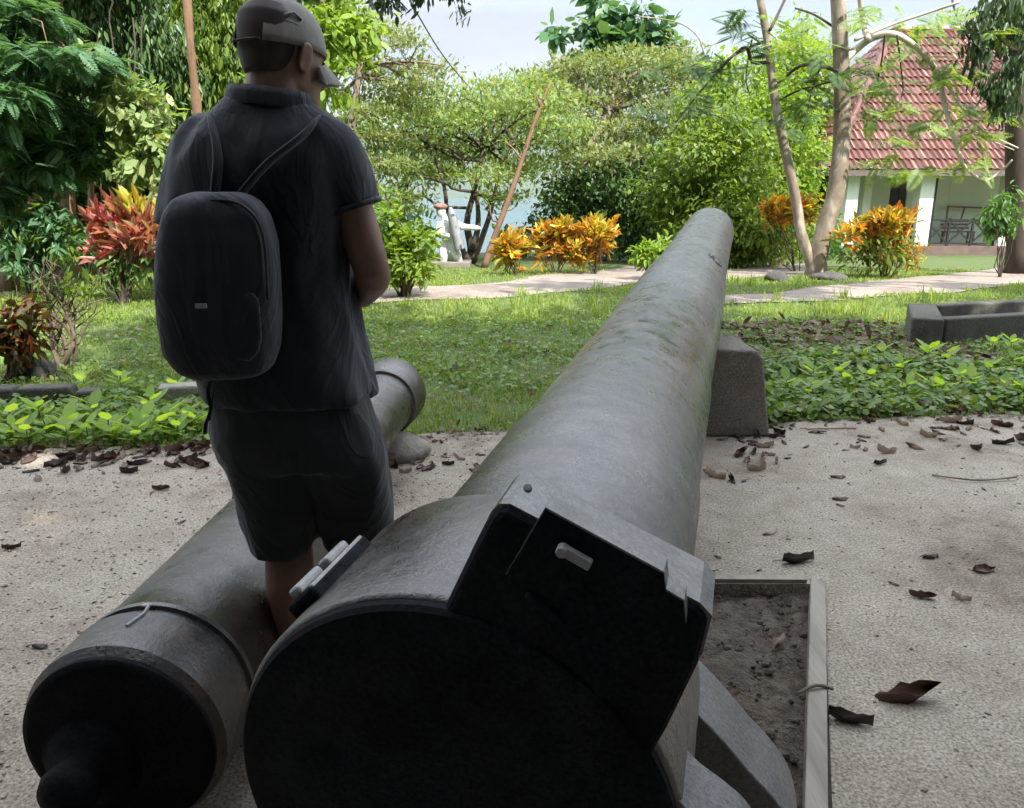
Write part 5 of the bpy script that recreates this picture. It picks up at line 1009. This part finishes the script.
# legs
def leg(hip, kn, an, toe):
    cf = an+(kn-an)*.68+np.array([0, -.018, 0])
    mb.tube(spline([hip, hip+(kn-hip)*.5, kn, cf, an+(kn-an)*.3, an, an+np.array([0, 0, -.05])], 4), np.interp(np.linspace(0, 1, 25), np.linspace(0, 1, 7), [.088, .078, .060, .063, .047, .037, .036]), 18)
    a0 = np.array([an[0], an[1]-.05, .035]); f_ = nrm(np.array([toe, 1, 0])); rs = []
    for t, w, h in ((.0, .026, .030), (.03, .036, .038), (.08, .038, .040), (.14, .042, .030), (.19, .045, .022), (.23, .036, .016), (.25, .02, .01)):
        c = a0+f_*t; c = np.array([c[0], c[1], .012+h]); rs.append([c+np.array([f_[1], -f_[0], 0])*math.cos(2*PI*k/16)*w+np.array([0, 0, 1])*math.sin(2*PI*k/16)*h for k in range(16)])
    mb.rings(rs)
KL, KR = M(288, 528), M(358, 528, .06)
AL = np.array([M(306, 672)[0], YM-.05, .085]); AR = np.array([M(352, 672)[0]+.02, YM+.05, .085])
leg(M(270, 425), KL, AL, .15); leg(M(328, 425), KR, AR, .3)
body = mb.build('body', M_SKIN, man); remesh(body, .0062, 3)
ORGM = ORG[man.name]
def wl(co): return np.array(co)+ORGM
def folds(amp, sx, sz, seed):
    def f(co):
        a = noise.noise((co.x*sx+seed, co.y*sx, co.z*sz+seed)); b = noise.noise((co.x*sx*2.3+seed*2, co.y*sx*2.3, co.z*sz*2.0+co.x*6))
        return amp*((1-abs(a)*2)*.7+b*.5)
    return f
# shirt: torso shell, sleeves, collar
sh = MB()
sh.rings([ringp(u, v, hw, d, dy, 36, ex) for u, v, hw, d, dy, ex in ((289, 396, 79, .135, 0, 2.6), (284, 375, 79, .135, 0, 2.6), (276, 350, 80, .13, 0, 2.6), (266, 300, 82, .128, 0, 2.6), (261, 250, 86, .130, 0, 2.6), (260, 205, 90, .134, 0, 2.5), (262, 165, 86, .125, 0, 2.3), (263, 138, 76, .105, 0, 2.2), (265, 120, 58, .090, 0, 2.1), (267, 108, 48, .08, .0, 2.1), (269, 99, 42, .076, .005, 2.0))])
sh.tube(spline([M(308, 136), M(327, 148), M(342, 180, -.003), M(351, 208, -.003)], 4), np.interp(np.linspace(0, 1, 13), [0, .4, 1], [.060, .068, .070]), 20)
sh.tube(spline([M(222, 136), M(206, 150), M(195, 184, 0), M(188, 228, .0)], 4), np.interp(np.linspace(0, 1, 13), [0, .4, 1], [.060, .068, .071]), 20)
shirt = sh.build('shirt', M_SHIRT, man); remesh(shirt, .010, 7, folds(.011, 10, 3.4, 3))
cm = MB(); rs = []
for u, v, hw, d, dy in ((269, 108, 43, .088, .0), (270, 97, 42, .087, .0), (271, 90, 40.5, .084, .004), (271, 93, 38.5, .080, .004), (270, 106, 38, .078, .002)): rs.append(ringp(u, v, hw, d, dy, 30, 2.1, -.10))
cm.rings(rs, False); cl_ = cm.build('collar', M_SHIRT, shirt, True)
hem = MB(); 
for c0, c1, rr in ((M(351, 206, -.003), M(353, 211, -.003), .0715),): hem.tube([c0, c1], [rr, rr+.001], 22); 
hem.build('sleeve_hem', M_SHIRT, shirt, True)
fl = MB(); rows_ = []
for u, v, dy, w in ((340, 236, .06, .010), (343, 270, .085, .012), (348, 310, .09, .013), (356, 350, .085, .014), (363, 380, .07, .014), (366, 396, .065, .012)):
    c = M(u, v, dy); rows_.append([c+np.array([.022*math.cos(a)+.006*math.sin(3*a), .075*math.sin(a), 0]) for a in [2*PI*k/20 for k in range(20)]])
fl.rings(rows_); fp = fl.build('shirt_front', M_SHIRT, shirt, True); remesh(fp, .008, 4, folds(.008, 14, 3, 13))
# shorts
so_ = MB()
so_.rings([ringp(u, v, hw, d, 0, 32, 2.5) for u, v, hw, d in ((286, 378, 70, .115), (291, 400, 76, .125), (296, 430, 80, .13), (301, 458, 78, .122))])
def pant(pts): so_.rings([ringp(u, v, hw, d, dy, 26, 2.4) for u, v, hw, d, dy in pts])
pant(((262, 425, 45, .115, 0), (270, 460, 43, .11, 0), (277, 495, 38, .105, 0), (282, 525, 32, .10, 0), (284, 545, 31, .098, 0)))
pant(((332, 425, 44, .115, .01), (342, 460, 44, .11, .015), (352, 495, 38, .105, .04), (358, 525, 34, .10, .06), (360, 541, 33, .098, .06)))
shorts = so_.build('shorts', M_SHORT, man); remesh(shorts, .010, 6, folds(.010, 9, 4.5, 9))
# cap and hair
cp = MB(); nA, nB = 36, 12; rs = []
def capring(t):
    th = t*PI/2; rr = math.cos(th)**.82; return [HL(math.cos(2*PI*k/nA)*.0885*rr, math.sin(2*PI*k/nA)*.110*rr-.001-.004*t, .012+(.112*math.sin(th))+(.010*math.sin(2*PI*k/nA) if t == 0 else .01*math.sin(2*PI*k/nA)*(1-t))) for k in range(nA)]
V = []; F = []
for j in range(nB+1): V += capring(min(.985, j/nB))
for j in range(nB):
    for k in range(nA):
        a = 2*PI*(k+.5)/nA; back = math.sin(a) < -.86 and j < 5
        if back and (abs(math.cos(a)) < .5*math.sqrt(max(0, 1-(j/5)**2))): continue
        F.append((j*nA+k, j*nA+(k+1) % nA, (j+1)*nA+(k+1) % nA, (j+1)*nA+k))
F.append(tuple(nB*nA+k for k in range(nA))); cp.add(V, F)
cap = cp.build('cap', M_CAP, man, True); sm = cap.modifiers.new('solid', 'SOLIDIFY'); sm.thickness = .003; sm.offset = -1
br = MB(); rows_ = 8; cols_ = 16; V = []
for top_ in (0, 1):
    for i in range(rows_):
        t = i/(rows_-1)
        for j in range(cols_):
            a = math.radians(18+144*j/(cols_-1)); c_, s_ = math.cos(a), math.sin(a)
            V.append(HL(c_*(.086-.004*t), .107*s_+.078*t*max(0, (s_-.25)/.75)**.8, .012+.010*s_-.030*t-.034*c_*c_+.003*top_))
n0 = rows_*cols_; F = []
for i in range(rows_-1):
    for j in range(cols_-1):
        q_ = (i*cols_+j, i*cols_+j+1, (i+1)*cols_+j+1, (i+1)*cols_+j); F.append(q_); F.append(tuple(n0+x for x in q_[::-1]))
edge_ = [i*cols_ for i in range(rows_)]+[(rows_-1)*cols_+j for j in range(1, cols_)]+[i*cols_+cols_-1 for i in range(rows_-2, -1, -1)]
F += [(a, b, b+n0, a+n0) for a, b in zip(edge_, edge_[1:])]
br.add(V, F); br.build('brim', M_CAP, cap, True)
bt_ = MB(); bt_.sphere(HL(0, -.004, .126), (.007, .007, .004)); bt_.build('cap_button', M_CAP, cap, True)
sb = MB(); sb.tube([HL(.0455*math.sin(x)/.5*.9, -.0975-.010*math.cos(x*1.6)+.004, .006) for x in np.linspace(-.5, .5, 9)], .0055, 6, flat=.4); sb.build('cap_strap', M_HAIR, cap, True)
em = MB(); em.tube([HL(.062, -.062, .062), HL(.074, -.040, .075), HL(.079, -.020, .066), HL(.078, -.03, .052), HL(.068, -.056, .054)], .0035, 6); em.build('embroidery', M_LOGO, cap, True)
hr = MB(); hr.rings([hring(z, w*(.93 if z < -.02 else .985), d*.66+.008, f-.032) for z, w, d, f in ((-.05, .052, .070, .0), (-.03, .0665, .0855, .004), (-.005, .0715, .093, .003), (.04, .0755, .098, 0), (.07, .071, .092, -.003), (.095, .05, .065, -.004))]); hair = hr.build('hair', M_HAIR, man); remesh(hair, .005, 2)
# shoes
for an, toe in ((AL, .15), (AR, .3)):
    f_ = nrm(np.array([toe, 1, 0])); x_ = np.array([f_[1], -f_[0], 0]); rs = []
    for t, w, h in ((-.075, .02, .03), (-.06, .036, .048), (-.01, .042, .052), (.05, .045, .050), (.11, .050, .036), (.17, .050, .028), (.205, .038, .022), (.22, .015, .014)):
        c = np.array([an[0], an[1], 0])+f_*t+np.array([0, 0, h+.002]); rs.append([c+x_*math.cos(2*PI*k/18)*w+np.array([0, 0, 1])*math.sin(2*PI*k/18)*h for k in range(18)])
    s_ = MB(); s_.rings(rs); s_.build('shoe', M_SHOE, man, True)
# backpack
PKY = YM-.205
pc = W(222, 285, PKY)
bpk = thing('backpack', 'small dark backpack hanging low on the left side of the man\'s back', 'backpack', tuple(W(222, 372, PKY)))
def pring(u, v, hw, dep, dy=0, n=32, ex=3.2):
    c = W(u, v, PKY+dy); s = scl(c); return [c+np.array([math.copysign(abs(math.cos(a))**(2/ex), math.cos(a))*hw*s, math.copysign(abs(math.sin(a))**(2/ex), math.sin(a))*dep, 0]) for a in [2*PI*k/n for k in range(n)]]
mb = MB(); mb.rings([pring(*a) for a in ((228, 376, 30, .05), (226, 368, 44, .072), (222, 350, 54, .085), (221, 320, 57, .09), (220, 280, 58, .09), (219, 240, 56, .085), (218, 215, 50, .075), (217, 200, 40, .06), (217, 193, 24, .04))])
o = mb.build('pack_body', M_PACK, bpk); remesh(o, .009, 6, folds(.004, 9, 5, 5))
mb = MB(); mb.rings([pring(*a, -.075) for a in ((226, 362, 26, .008), (222, 350, 40, .012), (221, 320, 43, .013), (220, 296, 40, .010), (220, 288, 30, .005))]); o = mb.build('front_pocket', M_PACK, bpk); remesh(o, .009, 5, folds(.0025, 9, 5, 7))
mb = MB(); z_ = [W(u, v, PKY-.105) for u, v in ((180, 282), (200, 276), (222, 274), (246, 277), (262, 284))]; z2 = [W(u, v, PKY-.06) for u, v in ((172, 270), (176, 228), (194, 206), (220, 200), (246, 208), (263, 236), (268, 300))]; mb.tube(spline(z2, 4), .003, 6); mb.build('zip', M_PACK2, bpk, True)
mb = MB(); mb.box(W(201, 306, PKY-.125), (.022, .005, .009)); mb.build('patch', M_LOGO, bpk)
for pts in ([(214, 200, -.16), (218, 160, -.15), (214, 132, -.11), (212, 121, -.03), (212, 126, .08), (208, 170, .14)], [(236, 200, -.16), (266, 165, -.155), (300, 138, -.12), (316, 122, -.03), (318, 130, .07), (322, 175, .14)]):
    P_ = spline([M(*p) for p in pts], 6); mb = MB(); mb.tube(P_, .022, 10, flat=.35); mb.build('shoulder_strap', M_PACK2, bpk, True)
mb = MB(); mb.tube(spline([W(214, 370, PKY+.02), W(208, 392, PKY+.03), W(211, 408, PKY+.03), W(206, 424, PKY+.03), W(205, 434, PKY+.03)], 4), .006, 6, flat=.4); mb.tube(spline([W(216, 372, PKY+.02), W(213, 396, PKY+.03), W(210, 420, PKY+.03)], 4), .005, 6, flat=.4); mb.build('loose_strap', M_PACK, bpk, True)
mb = MB(); mb.box(W(161, 275, PKY+.06), (.02, .03, .035)); mb.tube(spline([W(163, 270, PKY+.05), W(158, 276, PKY+.04), W(164, 300, PKY+.03), W(168, 336, PKY+.03)], 4), .007, 6, flat=.5); mb.build('side_strap', M_PACK, bpk, True)

# ------------------------------------------------------------------ the air
m, nt, out = new_mat('haze_air'); pv = N(nt, 'ShaderNodeVolumePrincipled'); pv.inputs['Color'].default_value = (.86, .92, 1, 1); pv.inputs['Density'].default_value = .00005; pv.inputs['Anisotropy'].default_value = .2
nt.links.new(pv.outputs[0], out.inputs['Volume'])
mb = MB(); mb.box((0, 20000, 1183), (36000, 42000, 2500)); hz_ = mb.build('haze', m); props(hz_, 'thin pale haze lying over the sea and the far hills', 'haze', None, 'stuff')
SC.cycles.volume_bounces = 0
